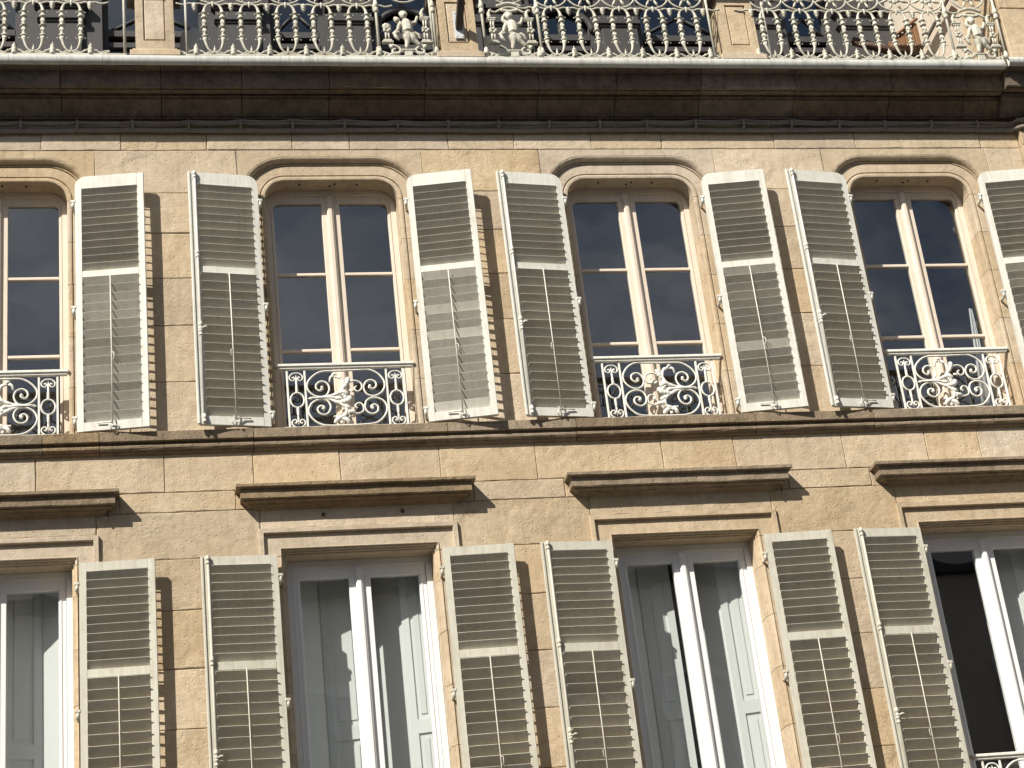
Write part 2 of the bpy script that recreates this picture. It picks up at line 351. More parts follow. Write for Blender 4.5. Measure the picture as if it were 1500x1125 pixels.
def architrave(bx, hw, zt, zb, prof, out, ztop, rad, cuts, name):
    if rad:
        st = []; zc = zt-rad; z0 = zc-.012
        ca = atan2(ztop-zc, out-(hw-rad))
        angs = sorted([i*pi/2/10 for i in range(11)]+[ca])
        right = [(hw, z0, 1, 0, out, z0)]
        for a in angs:
            nx, nz = cos(a), sin(a); cx = hw-rad
            t1 = (out-cx)/nx if nx > 1e-6 else 1e9; t2 = (ztop-zc)/nz if nz > 1e-6 else 1e9; t_ = min(t1, t2)
            right.append((cx+rad*nx, zc+rad*nz, nx, nz, cx+t_*nx, zc+t_*nz))
        st = [(bx-x, z, -nx, nz, bx-ox, oz) for x, z, nx, nz, ox, oz in right]
        st += [(bx+x, z, nx, nz, bx+ox, oz) for x, z, nx, nz, ox, oz in reversed(right)]
        zj = z0-.003
    else:
        zj = zt-.02
        st = [(bx-hw, zj+.003, -1, 0, bx-out, zj+.003), (bx-hw, zt, -1, 1, bx-out, ztop), (bx+hw, zt, 1, 1, bx+out, ztop), (bx+hw, zj+.003, 1, 0, bx+out, zj+.003)]
    mb = MB(); sweep(mb, st, prof, None); part(mb, name+'_lintel', M_TRIM)
    zs = [zb]+[c for c in cuts if zb < c < zj-.05]+[zj]
    for a, c in zip(zs, zs[1:]):
        for s in (-1, 1):
            mb = MB(); a_, c_ = a+.002, c-.002; q = random.uniform(-.001, .001)
            stn = [(bx+s*(hw+q), a_, s, 0, bx+s*out, a_), (bx+s*(hw+q), c_, s, 0, bx+s*out, c_)]
            sweep(mb, stn, prof, None); part(mb, name+'_jamb', M_TRIM)
for b in BAYS:
    architrave(b, HWU, ZTU, ZBU, UP_PROF, OUT_U, 9.943, .16, [7.95, 8.36, 8.80, 9.16], 'upper_architrave')
    architrave(b, HWL, ZTL, ZBL, LO_PROF, OUT_L, 6.768, 0, [4.7, 5.13, 5.56, 5.95, 6.33], 'lower_architrave')
    part(MB().box(b-HWU-.03, b+HWU+.03, .01, .36, ZBU-.06, ZBU-.001), 'sill_stone', M_LEDGE)
    part(MB().box(b-HWL-.0, b+HWL+.0, .01, .36, ZBL-.06, ZBL-.001), 'sill_stone', M_LEDGE)
# ---------------------------------------------------------------- hoods over the lower windows
HOOD = [(.0, 7.083), (.14, 7.066), (.14, 7.044), (.134, 7.040), (.112, 7.038), (.110, 7.034), (.110, 6.968), (.106, 6.963), (.088, 6.962), (.086, 6.952), (.072, 6.948), (.056, 6.942), (.050, 6.932), (.034, 6.930), (.022, 6.922), (.010, 6.916), (0, 6.912)]
for bi, b in enumerate(BAYS):
    mb = MB(); n = len(HOOD); segs = 14; hl = .72
    cols_ = []
    for p, z in HOOD:
        lp = [(b-hl-p, .05, z), (b-hl-p, -p, z)]
        for i in range(1, segs): lp.append((b-hl-p+(2*(hl+p))*i/segs, -p+random.uniform(0, .0025)*(p > .1), z+random.uniform(-.0014, .0014)*(p > .05)))
        lp += [(b+hl+p, -p, z), (b+hl+p, .05, z)]; cols_.append(lp)
    for lp in cols_: mb.v += lp
    k = len(cols_[0])
    for i in range(n-1):
        for j in range(k-1): mb.f.append((i*k+j, i*k+j+1, (i+1)*k+j+1, (i+1)*k+j))
    mb.f += [tuple(range(k)), tuple(range((n-1)*k+k-1, (n-1)*k-1, -1))]
    mb.sm = [False]*len(mb.f)
    part(mb, 'stone_hood', M_LEDGE)
for b, sx in ((BAYS[0], 1), (BAYS[2], 1)):
    part(MB().tube(spline([(b+.775, -.05, 6.952), (b+.778, -.045, 6.93), (b+.778, -.04, 6.89), (b+.768, -.04, 6.872), (b+.758, -.04, 6.884)], 4), .0045, 5), 'iron_hook', M_METAL)
for x, z in ((.325, 6.868), (-.245, 6.862)): part(MB().tube([(x, .004, z), (x, -.018, z+.002)], [.016, .010], 7), 'iron_stub', M_METAL)
for b in BAYS:
    for u_, y_ in ((-.24, .10), (.0, .13), (.035, .10), (.21, .11)): part(MB().tube([(b+u_, y_, ZTU+.002), (b+u_, y_, ZTU-.008)], [.010, .008], 7), 'iron_peg', M_METAL)
# ---------------------------------------------------------------- string course under the upper windows
LEDGE = [(.06, 7.531), (-.066, 7.529), (-.07, 7.525), (-.07, 7.458), (-.066, 7.455), (-.038, 7.453), (-.036, 7.437), (-.046, 7.432), (-.051, 7.422), (-.050, 7.408), (-.042, 7.397), (-.028, 7.392), (-.026, 7.380), (-.014, 7.376), (-.004, 7.368), (.06, 7.366)]
def moulding_run(name, prof, cuts, material, gap=.0025, jit=.002, sub=.12):
    n = len(prof); prof = list(reversed(prof))
    for a, c in zip(cuts, cuts[1:]):
        mb = MB(); a_, c_ = a+gap, c-gap; m_ = max(2, int((c_-a_)/sub)); dy = random.uniform(-jit, jit)
        for i in range(m_+1):
            x = a_+(c_-a_)*i/m_
            for k, (y, z) in enumerate(prof):
                front = y < .03
                mb.v.append((x, y+(dy+random.uniform(-.0012, .0012) if front else 0), z+(random.uniform(-.0012, .0012) if front else 0)))
        for i in range(m_):
            for k in range(n): mb.f.append((i*n+k, i*n+(k+1) % n, (i+1)*n+(k+1) % n, (i+1)*n+k))
        mb.f += [tuple(range(n-1, -1, -1)), tuple(range(m_*n, m_*n+n))]
        mb.sm = [False]*len(mb.f)
        part(mb, name, material)
moulding_run('string_course_stone', LEDGE, [XL, -3.6, -2.9, -2.196, -1.801, -.713, .703, 1.672, 3.068, 4.013, 5.0, XR], M_LEDGE)
# ---------------------------------------------------------------- cornice and zinc gutter
CORN = [(.25, 10.60), (-.33, 10.575), (-.335, 10.50), (-.27, 10.495), (-.267, 10.478), (-.262, 10.467), (-.258, 10.364), (-.253, 10.358), (-.236, 10.358), (-.232, 10.368), (-.222, 10.368), (-.218, 10.358), (-.165, 10.360), (-.160, 10.372), (-.150, 10.372), (-.152, 10.346), (-.142, 10.342), (-.140, 10.322),
        (-.135, 10.318), (-.115, 10.305), (-.09, 10.283), (-.07, 10.262), (-.058, 10.247), (-.05, 10.245), (-.048, 10.232), (-.034, 10.230), (-.032, 10.217), (.01, 10.215), (.25, 10.215)]
ccuts = [XL, -3.4, -2.75, -2.041, -1.285, -.667, .015, .774, 1.694, 2.337, 3.044, 3.851, 4.687, 5.355, 5.675]
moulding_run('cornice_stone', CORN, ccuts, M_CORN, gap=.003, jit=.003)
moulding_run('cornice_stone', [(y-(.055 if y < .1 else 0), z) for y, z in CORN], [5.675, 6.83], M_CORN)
GUT = [(-.20, 10.597), (-.34, 10.585), (-.365, 10.573), (-.378, 10.556), (-.382, 10.534), (-.378, 10.512), (-.366, 10.498), (-.35, 10.492), (-.34, 10.497), (-.338, 10.570), (-.20, 10.583)]
def roll(name, cuts, off=0):
    for a, c in zip(cuts, cuts[1:]):
        mb = MB(); n = len(GUT); m_ = max(2, int((c-a)/.25)); dy = random.uniform(-.0006, .0006)
        for i in range(m_+1):
            for y, z in GUT: mb.v.append((a+.001+(c-a-.002)*i/m_, y-off+dy+random.uniform(-.0015, .0015), z+.004+random.uniform(-.0015, .0015)))
        for i in range(m_):
            for k in range(n): mb.f.append((i*n+k, i*n+(k+1) % n, (i+1)*n+(k+1) % n, (i+1)*n+k))
        mb.sm = [True]*len(mb.f)
        part(mb, name, M_ZINC)
roll('gutter_sheet', [XL, -3.3, -2.42, -1.72, -.3, 1.25, 2.8, 4.25, 5.69]); roll('gutter_sheet', [5.69, 6.83], .055)

# ---------------------------------------------------------------- windows
def window(b, hw, zt, zb, fy, material, panes_x, pane_top, bars, bottom, rad, name='window'):
    fw_ = .06
    mb = MB()                                                        # outer frame
    if rad:
        inner = []; outer = []
        def arc(h, z_, r):
            pts = [(b-h, zb)]
            for i in range(9):
                a = pi-pi/2*i/8; pts.append((b-h+r+r*cos(a), z_-r+r*sin(a)))
            for i in range(9):
                a = pi/2-pi/2*i/8; pts.append((b+h-r+r*cos(a), z_-r+r*sin(a)))
            return pts+[(b+h, zb)]
        inn, outr = arc(hw-.045, zt-.045, rad-.045), arc(hw-.002, zt-.002, rad)
    else:
        inn = [(b-hw+.045, zb), (b-hw+.045, zt-.05), (b+hw-.045, zt-.05), (b+hw-.045, zb)]
        outr = [(b-hw+.002, zb), (b-hw+.002, zt-.002), (b+hw-.002, zt-.002), (b+hw-.002, zb)]
    n = len(inn)
    for y in (fy, fy+.07): mb.v += [(x, y, z) for x, z in outr]+[(x, y, z) for x, z in inn]
    for i in range(n-1):
        mb.f += [(i, i+1, n+i+1, n+i), (2*n+i, 3*n+i, 3*n+i+1, 2*n+i+1), (n+i, n+i+1, 3*n+i+1, 3*n+i), (i, 2*n+i, 2*n+i+1, i+1)]
    mb.f += [(0, n, 3*n, 2*n), (n-1, 3*n-1, 4*n-1, 2*n-1)]
    mb.sm = [False]*len(mb.f)
    mb.box(b-hw+.01, b+hw-.01, fy-.006, fy+.072, zb, zb+.05)
    win = part(mb, name, material)
    px0, px1 = panes_x                                               # pane from px0 (near the middle) to px1
    for s in (-1, 1):
        c = MB(); xs = lambda u: b+s*u
        y0, y1 = fy+.012, fy+.055; o1 = hw-.047; tz = zt-.047-(0 if not rad else .0)
        mid = .008 if s < 0 else .008
        # outer stile, meeting stile, rails, each with a chamfered front
        if rad:
            r_ = rad-.05; pr = [(px1, zb+.05), (o1, zb+.05), (o1, tz-r_)]+[(o1-r_+r_*cos(a), tz-r_+r_*sin(a)) for a in [pi/2*i/8 for i in range(1, 9)]]+[(mid, tz), (mid, pane_top), (px1-.05, pane_top), (px1-.02, pane_top-.008), (px1-.004, pane_top-.025), (px1, pane_top-.06)]
            pr = [(xs(u), z) for u, z in pr]
            # split in two convex-ish strips
            top = [(xs(mid), pane_top), (xs(px1-.05), pane_top)]+[(xs(u), z) for u, z in ((px1-.02, pane_top-.008), (px1-.004, pane_top-.025), (px1, pane_top-.06))]
            ring_o = [(mid, tz)]+[(o1-r_+r_*cos(a), tz-r_+r_*sin(a)) for a in [pi/2-pi/2*i/8 for i in range(9)]]+[(o1, pane_top-.10)]
            ring_i = [(mid, pane_top)]+[(px1-.05+.0*i, pane_top) for i in range(4)]+[(px1-.02, pane_top-.008), (px1-.004, pane_top-.025), (px1, pane_top-.06), (px1, pane_top-.07), (px1, pane_top-.08), (px1, pane_top-.10)]
            k = min(len(ring_o), len(ring_i)); ring_o, ring_i = ring_o[:k-1]+[ring_o[-1]], ring_i[:k-1]+[ring_i[-1]]
            v = []
            for y in (y0, y1): v += [(xs(u), y, z) for u, z in ring_o]+[(xs(u), y, z) for u, z in ring_i]
            f = []
            for i in range(k-1): f += [(i, i+1, k+i+1, k+i), (2*k+i, 3*k+i, 3*k+i+1, 2*k+i+1), (k+i, k+i+1, 3*k+i+1, 3*k+i), (i, 2*k+i, 2*k+i+1, i+1)]
            c.add(v, f)
            c.bbox(xs(px1), xs(o1), y0, y1, zb+.05, pane_top-.10)
        else:
            c.bbox(xs(mid), xs(o1), y0, y1, pane_top, tz); c.bbox(xs(px1), xs(o1), y0+.0005, y1, zb+.05, pane_top)
        c.bbox(xs(mid), xs(px0), y0, y1, zb+.05, pane_top)
        c.bbox(xs(px0), xs(px1), y0+.001, y1, zb+.05, bottom)
        c.box(xs(px1+.012), xs(px1+.020), y0-.005, y0+.002, zb+.06, pane_top-.05 if rad else pane_top+.03)
        cas = part(c, 'casement', material, win)
        for z in bars: part(MB().bbox(xs(px0-.001), xs(px1+.001), y0+.004, y1-.004, z-.0135, z+.0135, .005), 'glazing_bar', material, win)
        zz = [bottom]+sorted(bars)+[pane_top]
        for a, e in zip(zz, zz[1:]):
            part(MB().box(xs(px0-.006), xs(px1+.006), y0+.020, y0+.024, a-.004, e+.004), 'pane', M_GLASS, win)
    a = MB(); a.bbox(b-.030, b+.022, fy-.012, fy+.014, zb+.06, zt-.05, .006); a.bbox(b-.022, b+.010, fy-.020, fy-.010, zb+.07, zt-.07, .004)
    part(a, 'meeting_strip', material, win)
    return win
for b in BAYS:
    window(b, HWU, ZTU, ZBU, .20, M_FRAME_U, (.072, .448), 9.585, [8.950, 8.292], 7.66, .16)
    window(b, HWL, ZTL, ZBL, .17, M_FRAME_L, (.078, .428), 6.448, [], 4.55, 0)
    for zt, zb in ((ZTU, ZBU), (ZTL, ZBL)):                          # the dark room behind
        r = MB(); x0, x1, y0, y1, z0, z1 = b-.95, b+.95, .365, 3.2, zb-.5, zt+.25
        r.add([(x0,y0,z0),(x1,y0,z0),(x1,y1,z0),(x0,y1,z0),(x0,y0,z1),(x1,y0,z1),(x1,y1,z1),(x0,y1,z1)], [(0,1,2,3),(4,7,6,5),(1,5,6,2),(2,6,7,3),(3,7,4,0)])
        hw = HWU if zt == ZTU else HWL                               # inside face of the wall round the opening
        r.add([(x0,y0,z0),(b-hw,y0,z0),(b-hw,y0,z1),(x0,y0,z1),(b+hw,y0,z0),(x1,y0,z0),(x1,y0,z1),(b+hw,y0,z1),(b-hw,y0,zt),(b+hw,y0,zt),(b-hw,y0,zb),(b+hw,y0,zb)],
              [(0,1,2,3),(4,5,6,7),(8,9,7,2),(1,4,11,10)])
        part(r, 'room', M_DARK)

ORD = ['fourth window from the corner pilaster', 'third window from the corner pilaster', 'second window from the corner pilaster', 'window next to the corner pilaster']
# ---------------------------------------------------------------- louvred shutters
SLATS = {}
def slat_mesh(length, chord, th=.0068):
    k = (round(length, 4), chord)
    if k not in SLATS:
        mb = MB(); h = length/2; c = chord/2; t = th/2
        prof = [(-c+.0006, -t), (c-.008, -t), (c, -t*.4), (c, t*.4), (c-.008, t), (-c+.014, t), (-c, -t+.0030), (-c, -t+.0006)]
        mb.extrude_x(prof, -h, h); SLATS[k] = mb.mesh('slat'); SLATS[k].materials.append(M_SLAT)
    return SLATS[k]
def shutter(bi, s, th, x0, y0, zt, zb, zones, upper, rod, label, seed):
    rnd = random.Random(seed); b = BAYS[bi]; W = .515; PAINT = M_SHUT if upper else M_SHUT_L
    root = empty('louvred_shutter', (b+s*x0, y0, zb), -s*(th+rnd.uniform(-.012, .012))); root.rotation_euler[1] = rnd.uniform(-.003, .003)
    tag(root, label, 'shutter', 'louvred shutters along the facade')
    H = zt-zb; X = lambda u: s*u; a, c = .048, .050; yf, yb = -.014, .014
    (u1, u0), (l1, l0) = zones; u1, u0, l1, l0 = (v-zb for v in (u1, u0, l1, l0))
    def P(mb, name, material=None, parent=root): return mb.build(name, material or PAINT, parent)
    r = .085
    if upper:                                                        # rounded head next to the window arch
        arc = [(r-r*cos(t), H-r+r*sin(t)) for t in [pi/2*i/10 for i in range(11)]]
        left = [q for q in arc if q[0] <= a]; za = H-r+sqrt(max(0, r*r-(r-a)**2))
        st = [(0, 0), (a, 0), (a, za)]+list(reversed(left)); tr = [(a+.0008, u1), (W-c-.0008, u1), (W-c-.0008, H), (r, H)]+list(reversed([q for q in arc if a+.001 < q[0] < r]))+[(a+.0008, za)]
    else:
        st = [(0, 0), (a, 0), (a, H), (0, H)]; tr = [(a+.0008, u1), (W-c-.0008, u1), (W-c-.0008, H-.001), (a+.0008, H-.001)]
    P(MB().prism([(X(u), z) for u, z in st], yf, yb), 'stile')
    P(MB().bbox(X(W-c), X(W), yf-.0, yb, 0, H, .003), 'stile')
    P(MB().prism([(X(u), z) for u, z in tr], yf+.0006, yb-.0006), 'rail')
    for z0, z1 in ((l1, u0), (0, l0)): P(MB().bbox(X(a+.0008), X(W-c-.0008), yf+.0006, yb-.0006, z0, z1, .002), 'rail')
    Ls = W-a-c-.002; cx = X((a+W-c)/2)
    n = 11; pitch = (u1-u0)/n; me = slat_mesh(Ls, .072)
    for i in range(n):
        link('slat', me, None, root, (cx+rnd.uniform(-.0006, .0006), rnd.uniform(-.001, .001), u0+pitch*(i+.5)+rnd.uniform(-.001, .001)), (-radians(48+rnd.uniform(-1.2, 1.2)), rnd.uniform(-.004, .004), 0))
    n = 16 if upper else 17; pitch = (l1-l0)/n; me = slat_mesh(Ls, .086); base = rod
    tilts = []
    for i in range(n):
        tl = base+rnd.gauss(0, 1.6)+(rnd.random() < .16)*rnd.uniform(4, 9); tilts.append(tl)
        link('slat', me, None, root, (cx, -.002+rnd.uniform(-.001, .001), l0+pitch*(i+.5)), (-radians(tl), rnd.uniform(-.006, .006), 0))
    # tilt rod with its staples
    yr = -.040; tr_ = MB().tube([(cx, yr, l0-.035), (cx+.001, yr, (l0+l1)/2), (cx, yr, l1-.005)], .0045, 6)
    tro = P(tr_, 'tilt_rod')
    for i in range(n):
        z = l0+pitch*(i+.5)+.026; k = MB().tube([(cx, yr-.001, z), (cx+.006, yr+.006, z-.012), (cx+.004, yr+.012, z-.004)], .0016, 4); P(k, 'staple', PAINT, tro)
    hz = (l0+l1)/2-.12
    P(MB().tube([(cx+s*.004, yr-.002, hz), (cx+s*.018, yr-.008, hz+.01), (cx+s*.018, yr-.008, hz+.055), (cx+s*.004, yr-.002, hz+.065)], .003, 5), 'pull', PAINT, tro)
    # stop latch on the bottom rail
    k = MB().tube([(cx+s*-.11, yf-.010, .052), (cx+s*-.05, yf-.014, .054), (cx+s*-.02, yf-.02, .046), (cx+s*-.005, yf-.028, .055)], .005, 6)
    k.tube(spline([(cx+s*-.03, yf-.012, .03), (cx+s*-.012, yf-.022, .012), (cx+s*.002, yf-.02, .028), (cx+s*-.012, yf-.016, .046)], 4), .004, 5)
    P(k, 'latch')
    k = MB().tube(spline([(cx+s*.014, yf-.008, .075), (cx+s*.018, yf-.016, .035), (cx+s*.03, yf-.014, .018), (cx+s*.036, yf-.01, .034)], 4), .0035, 5); P(k, 'hook')
    # pintle hinges
    for z in ((9.44, 8.535, 7.64) if upper else (6.375, 5.475, 4.58)):
        h = MB(); zz = z-zb
        h.tube([(X(-.016), -.004, zz-.036), (X(-.016), -.004, zz+.016)], .0125, 8); h.bbox(X(-.032), X(.004), -.018, .016, zz+.010, zz+.030, .002)
        h.tube([(X(-.016), .002, zz-.024), (X(-.018), .08, zz-.026)], .010, 6)
        P(h, 'hinge')
    if s < 0:                                                        # locking rod on the leaf that closes last
        xr = X(W-.030); yy = yf-.016
        e = MB().tube([(xr, yy, .0), (xr, yy, H-.012)], .0085, 8); ro = P(e, 'locking_rod')
        def collar(z, name='guide'):
            q = MB()
            for d, rr in ((-.028, .011), (-.022, .0145), (-.014, .011), (.0, .0145), (.010, .011), (.016, .0155), (.024, .0115)): pass
            q.tube([(xr, yy, z-.035), (xr, yy, z-.03), (xr, yy, z-.022), (xr, yy, z-.018), (xr, yy, z-.004), (xr, yy, z), (xr, yy, z+.012), (xr, yy, z+.016), (xr, yy, z+.026), (xr, yy, z+.03)],
                   [.0095, .0145, .0145, .0105, .0105, .0155, .0155, .0105, .0135, .009], 10)
            q.box(xr-.012, xr+.012, yf-.004, yf+.001, z-.03, z+.03); P(q, name, PAINT, ro)
        for z in (.045, H*.36-.02, H*.36+.03, H*.66, H-.03): collar(z)
        q = MB().tube([(xr, yy, H*.36), (xr+s*-.03, yy-.018, H*.36+.012), (xr+s*-.045, yy-.02, H*.36+.006)], [.006, .007, .009], 8); P(q, 'handle', PAINT, ro)
        P(MB().bbox(X(W+.0005), X(W+.018), yf-.010, yf+.012, .002, H-.004, .003), 'meeting_batten')
    return root
UZ = ((9.568, 8.852), (8.795, 7.615)); LZ = ((6.481, 5.778), (5.719, 4.40))
sd_ = 1
for bi in range(4):
    for s in (-1, 1):
        if bi == 0 and s < 0: continue
        how = 'with locking rod' if s < 0 else 'without locking rod'
        ang = radians({(0, 1): 8, (1, 1): 10.5, (2, 1): 8.5, (3, 1): 8.5, (1, -1): 8.5, (2, -1): 7, (3, -1): 7.5}[(bi, s)])
        shutter(bi, s, ang, .575 if s > 0 else .582, -.040, 9.673, 7.545, UZ, True, {1: 52, -1: 45}[s]+(5 if (bi, s) == (1, 1) else 4 if (bi, s) == (0, 1) else 0), f'upper-storey louvred shutter {how}, {ORD[bi]}', sd_); sd_ += 1
        if bi == 3 and s > 0: continue
        ang = radians(3.2)
        shutter(bi, s, ang, .572 if s > 0 else .590, -.062, 6.545, 4.30, LZ, False, {1: 45, -1: 46}[s], f'lower-storey louvred shutter {how}, {ORD[bi]}', sd_); sd_ += 1

# ---------------------------------------------------------------- window railings
def rz(X, Y):                              # scroll points traced on one railing, in metres from its foot
    p = at(400+X/6.818, 510+Y/6.818, .05); return (p.x, p.z-ZBU)
def window_railing(b, zb, mir, label):
    root = empty('window_railing', (b, .05, zb)); tag(root, label, 'railing', 'scrolled iron window railings')
    S = -1 if mir else 1
    Pt = lambda X, Y: (S*rz(X, Y)[0], 0, rz(X, Y)[1])
    def bar(pts, name, r=.0075, per=7, closed=False, rr=None):
        pp = spline(pts, per, closed); MB().tube(pp, rr or r, 6, not closed, 1.35, (0, 1, 0)).build(name, M_IRON, root)
    h = MB(); h.bbox(-.518, .518, -.028, .022, .535, .558, .004); h.bbox(-.505, .505, -.018, .014, .519, .535, .002); h.build('handrail', M_IRON, root)
    for x in (-.437, -.306, .302, .435): MB().bbox(S*x-.0075, S*x+.0075, -.007, .007, .0, .519, .002).build('bar', M_IRON, root)
    MB().bbox(-.512, .512, -.006, .006, .042, .052, .002).build('bottom_bar', M_IRON, root)
    up_l = [(700,225),(600,228),(480,236),(400,278),(345,345),(345,410),(395,465),(470,488),(535,470),(562,405),(535,350),(480,333),(435,360),(430,400),(460,425),(492,408),(484,385)]
    lo_l = [(760,768),(640,772),(520,770),(430,735),(368,668),(358,610),(395,545),(470,512),(540,525),(577,580),(560,640),(510,665),(460,645),(447,605),(475,578),(510,590),(500,612)]
    up_r = [(700,225),(850,217),(960,216),(1050,258),(1108,330),(1110,400),(1065,455),(1000,476),(935,455),(904,395),(925,340),(970,318),(1018,335),(1030,375),(1000,405),(965,395),(970,372)]
    lo_r = [(760,768),(900,762),(1030,745),(1105,690),(1142,610),(1118,540),(1060,502),(990,495),(935,525),(920,585),(945,635),(995,655),(1045,630),(1050,585),(1015,562),(985,580),(1000,602)]
    for q in (up_l, lo_l, up_r, lo_r):
        pp = spline([Pt(*p) for p in q], 6); n = len(pp)
        MB().tube(pp, [.0078 if i < n*.85 else .0078+.006*((i-n*.85)/(n*.15)) for i in range(n)], 6, True, 1.3, (0, 1, 0)).build('scroll', M_IRON, root)
    bar([Pt(*p) for p in [(735,370),(765,340),(815,325),(870,345),(888,385),(870,420),(835,430),(812,400),(832,380)]], 'scroll', .007)
    bar([Pt(*p) for p in [(760,690),(800,650),(850,652),(900,630),(905,585),(880,552),(845,550),(822,578),(845,598)]], 'scroll', .007)
    # side panels: oval ring, spindles and paired curls
    for cx in (-.371, .369):
        c0 = S*cx
        bar([(c0+.050*cos(a), 0, .268+.060*sin(a)) for a in [2*pi*i/12 for i in range(12)]], 'ring', .0075, 3, True)
        for sg in (-1, 1):
            z = lambda d: .268+sg*d
            MB().tube([(c0, 0, z(.058)), (c0, 0, z(.072)), (c0, 0, z(.08)), (c0, 0, z(.088)), (c0, 0, z(.098)), (c0, 0, z(.108)), (c0, 0, z(.12)), (c0, 0, z(.15)), (c0, 0, z(.205))], [.008, .013, .008, .013, .008, .012, .007, .009, .002], 8).build('spindle', M_IRON, root)
            for q in (-1, 1):
                zc = z(.195)
                bar([(c0, 0, z(.222)), (c0+q*.025, 0, z(.218)), (c0+q*.047, 0, z(.196)), (c0+q*.045, 0, z(.170)), (c0+q*.026, 0, z(.158)), (c0+q*.012, 0, z(.172)), (c0+q*.018, 0, z(.188)), (c0+q*.030, 0, z(.182))], 'curl', .0062, 5)
            MB().bbox(c0-.004+sg*.058, c0+.004+sg*.058, -.006, .006, .262, .274, .001).build('stud', M_IRON, root)
    # flower spray tied at one side
    lf = MB()
    def leafy(pts, r0, r1, wob=0.):
        pp = spline([Pt(*p) for p in pts], 6); n = len(pp); rr = []
        for i in range(n):
            t = i/(n-1); rr.append((r0+(r1-r0)*t)*(1+wob*abs(sin(t*18)))*(1 if t < .9 else 1-.7*(t-.9)/.1))
            pp[i] = pp[i]+Vector((0, -.012*sin(t*pi), 0))
        lf.tube(pp, rr, 6, True, .6, (0, 1, 0))
    leafy([(352,505),(385,498),(430,500),(530,496),(610,498),(700,495)], .004, .012)
    lf.tube([Pt(350,505), Pt(375,503), Pt(405,500)], [.001, .013, .002], 6)
    leafy([(450,500),(560,482),(640,458),(690,420),(702,360),(680,310),(640,288),(600,282)], .009, .010, .5)
    leafy([(450,502),(560,512),(640,545),(700,575),(735,620),(725,670),(670,690),(615,680)], .009, .010, .5)
    leafy([(600,282),(572,300),(562,345)], .013, .006); leafy([(590,270),(610,262),(640,290)], .012, .006)
    leafy([(690,415),(725,370),(745,320),(740,295)], .011, .012, .7); leafy([(640,460),(700,440),(740,470)], .012, .016, .6)
    leafy([(640,545),(700,540),(755,520),(765,480)], .013, .016, .7); leafy([(700,575),(740,590),(770,605)], .011, .012, .6)
    leafy([(730,640),(770,640),(825,640)], .012, .01, .7); leafy([(690,690),(640,720),(625,752)], .012, .01, .7); leafy([(700,700),(740,720),(770,752)], .012, .012, .7)
    leafy([(615,690),(608,680)], .008, .004); leafy([(620,500),(660,505),(690,515)], .010, .012, .6); leafy([(765,420),(790,430),(800,440)], .01, .006)
    for X_, Y_, rr in ((720,490,.016),(745,530,.018),(700,470,.014),(735,450,.013),(735,315,.014),(760,655,.013),(640,735,.013),(690,745,.014)): lf.ball(Vector(Pt(X_, Y_))+Vector((0, -.008, 0)), (rr, rr*.7, rr))
    lf.build('leaf_spray', M_IRON, root)
    return root
for i, b in enumerate(BAYS): window_railing(b, ZBU, i in (0, 2), f'white scrolled iron railing across upper-storey {ORD[i]}')
window_railing(BAYS[3], 4.275, False, f'scrolled iron railing across lower-storey {ORD[3]}')

# ---------------------------------------------------------------- inner shutters behind the lower windows, curtain above
def inner_leaf(parent, xa, ya, xb, yb, z0, z1, plain):
    d = Vector((xb-xa, yb-ya, 0)); Lg = d.length; d.normalize(); nrm = Vector((d.y, -d.x, 0))
    if nrm.y > 0: nrm = -nrm
    def bx(u0, u1, t0, t1, a, c, name):
        v = []
        for z in (a, c):
            for u, t in ((u0, t0), (u1, t0), (u1, t1), (u0, t1)):
                p = Vector((xa, ya, 0))+d*u+nrm*t; v.append((p.x, p.y, z))
        return v
    F = [(0,3,2,1),(4,5,6,7),(0,1,5,4),(1,2,6,5),(2,3,7,6),(3,0,4,7)]
    mb = MB(); mb.add(bx(0, Lg, -.012, .0, z0, z1, ''), F)
    lf = mb.build('leaf', M_INNER, parent)
    if plain: return
    w_ = .055; zm = z0+(z1-z0)*.46
    fr_ = MB()
    for u0, u1, a, c in ((.001, w_, z0+.001, z1-.001), (Lg-w_, Lg-.001, z0+.001, z1-.001), (w_, Lg-w_, z0+.001, z0+.09), (w_, Lg-w_, zm-.05, zm+.05), (w_, Lg-w_, z1-.08, z1-.001)): fr_.add(bx(u0, u1, .0, .013, a, c, ''), F)
    fr_.build('panel_frame', M_INNER, lf)
    for a, c in ((z0+.13, zm-.09), (zm+.09, z1-.12)): MB().add(bx(w_+.028, Lg-w_-.028, 0, .007, a, c, ''), F).build('panel', M_INNER, lf)
def inner_shutter(b, pts, label, plain=()):
    root = empty('inner_shutter', (0, 0, 0)); tag(root, label, 'shutter', 'pale indoor shutters behind glass')
    for i, ((xa, ya), (xb, yb)) in enumerate(zip(pts, pts[1:])): inner_leaf(root, b+xa, ya, b+xb, yb, ZBL+.03, ZTL+.03, i in plain)
    return root
def IS(bi, side, pts, gap, plain=(0,)): inner_shutter(BAYS[bi], pts, f'pale indoor shutter {gap}, lower-storey {ORD[bi]}', plain)
IS(0, 1, [(.50, .30), (.30, .42), (.035, .36)], 'with panels')
IS(0, -1, [(-.50, .30), (-.30, .42), (-.01, .40)], 'hinged away from it')
IS(1, -1, [(-.50, .30), (-.27, .44), (.015, .36)], 'hinged away from it')
IS(1, 1, [(.50, .30), (.30, .36), (.06, .52)], 'hinged nearer it', (1,))
IS(2, -1, [(-.50, .30), (-.30, .42), (-.065, .37)], 'leaving a dark gap')
IS(2, 1, [(.50, .30), (.29, .36), (.05, .55)], 'hinged nearer it', (1,))
IS(3, 1, [(.50, .30), (.30, .38), (.05, .50)], 'half covering the glass', (1,))
IS(3, -1, [(-.50, .27), (-.47, .62)], 'folded back', (0,))
cv = MB(); zz0, zz1 = ZBU+.02, 8.60; n = 26
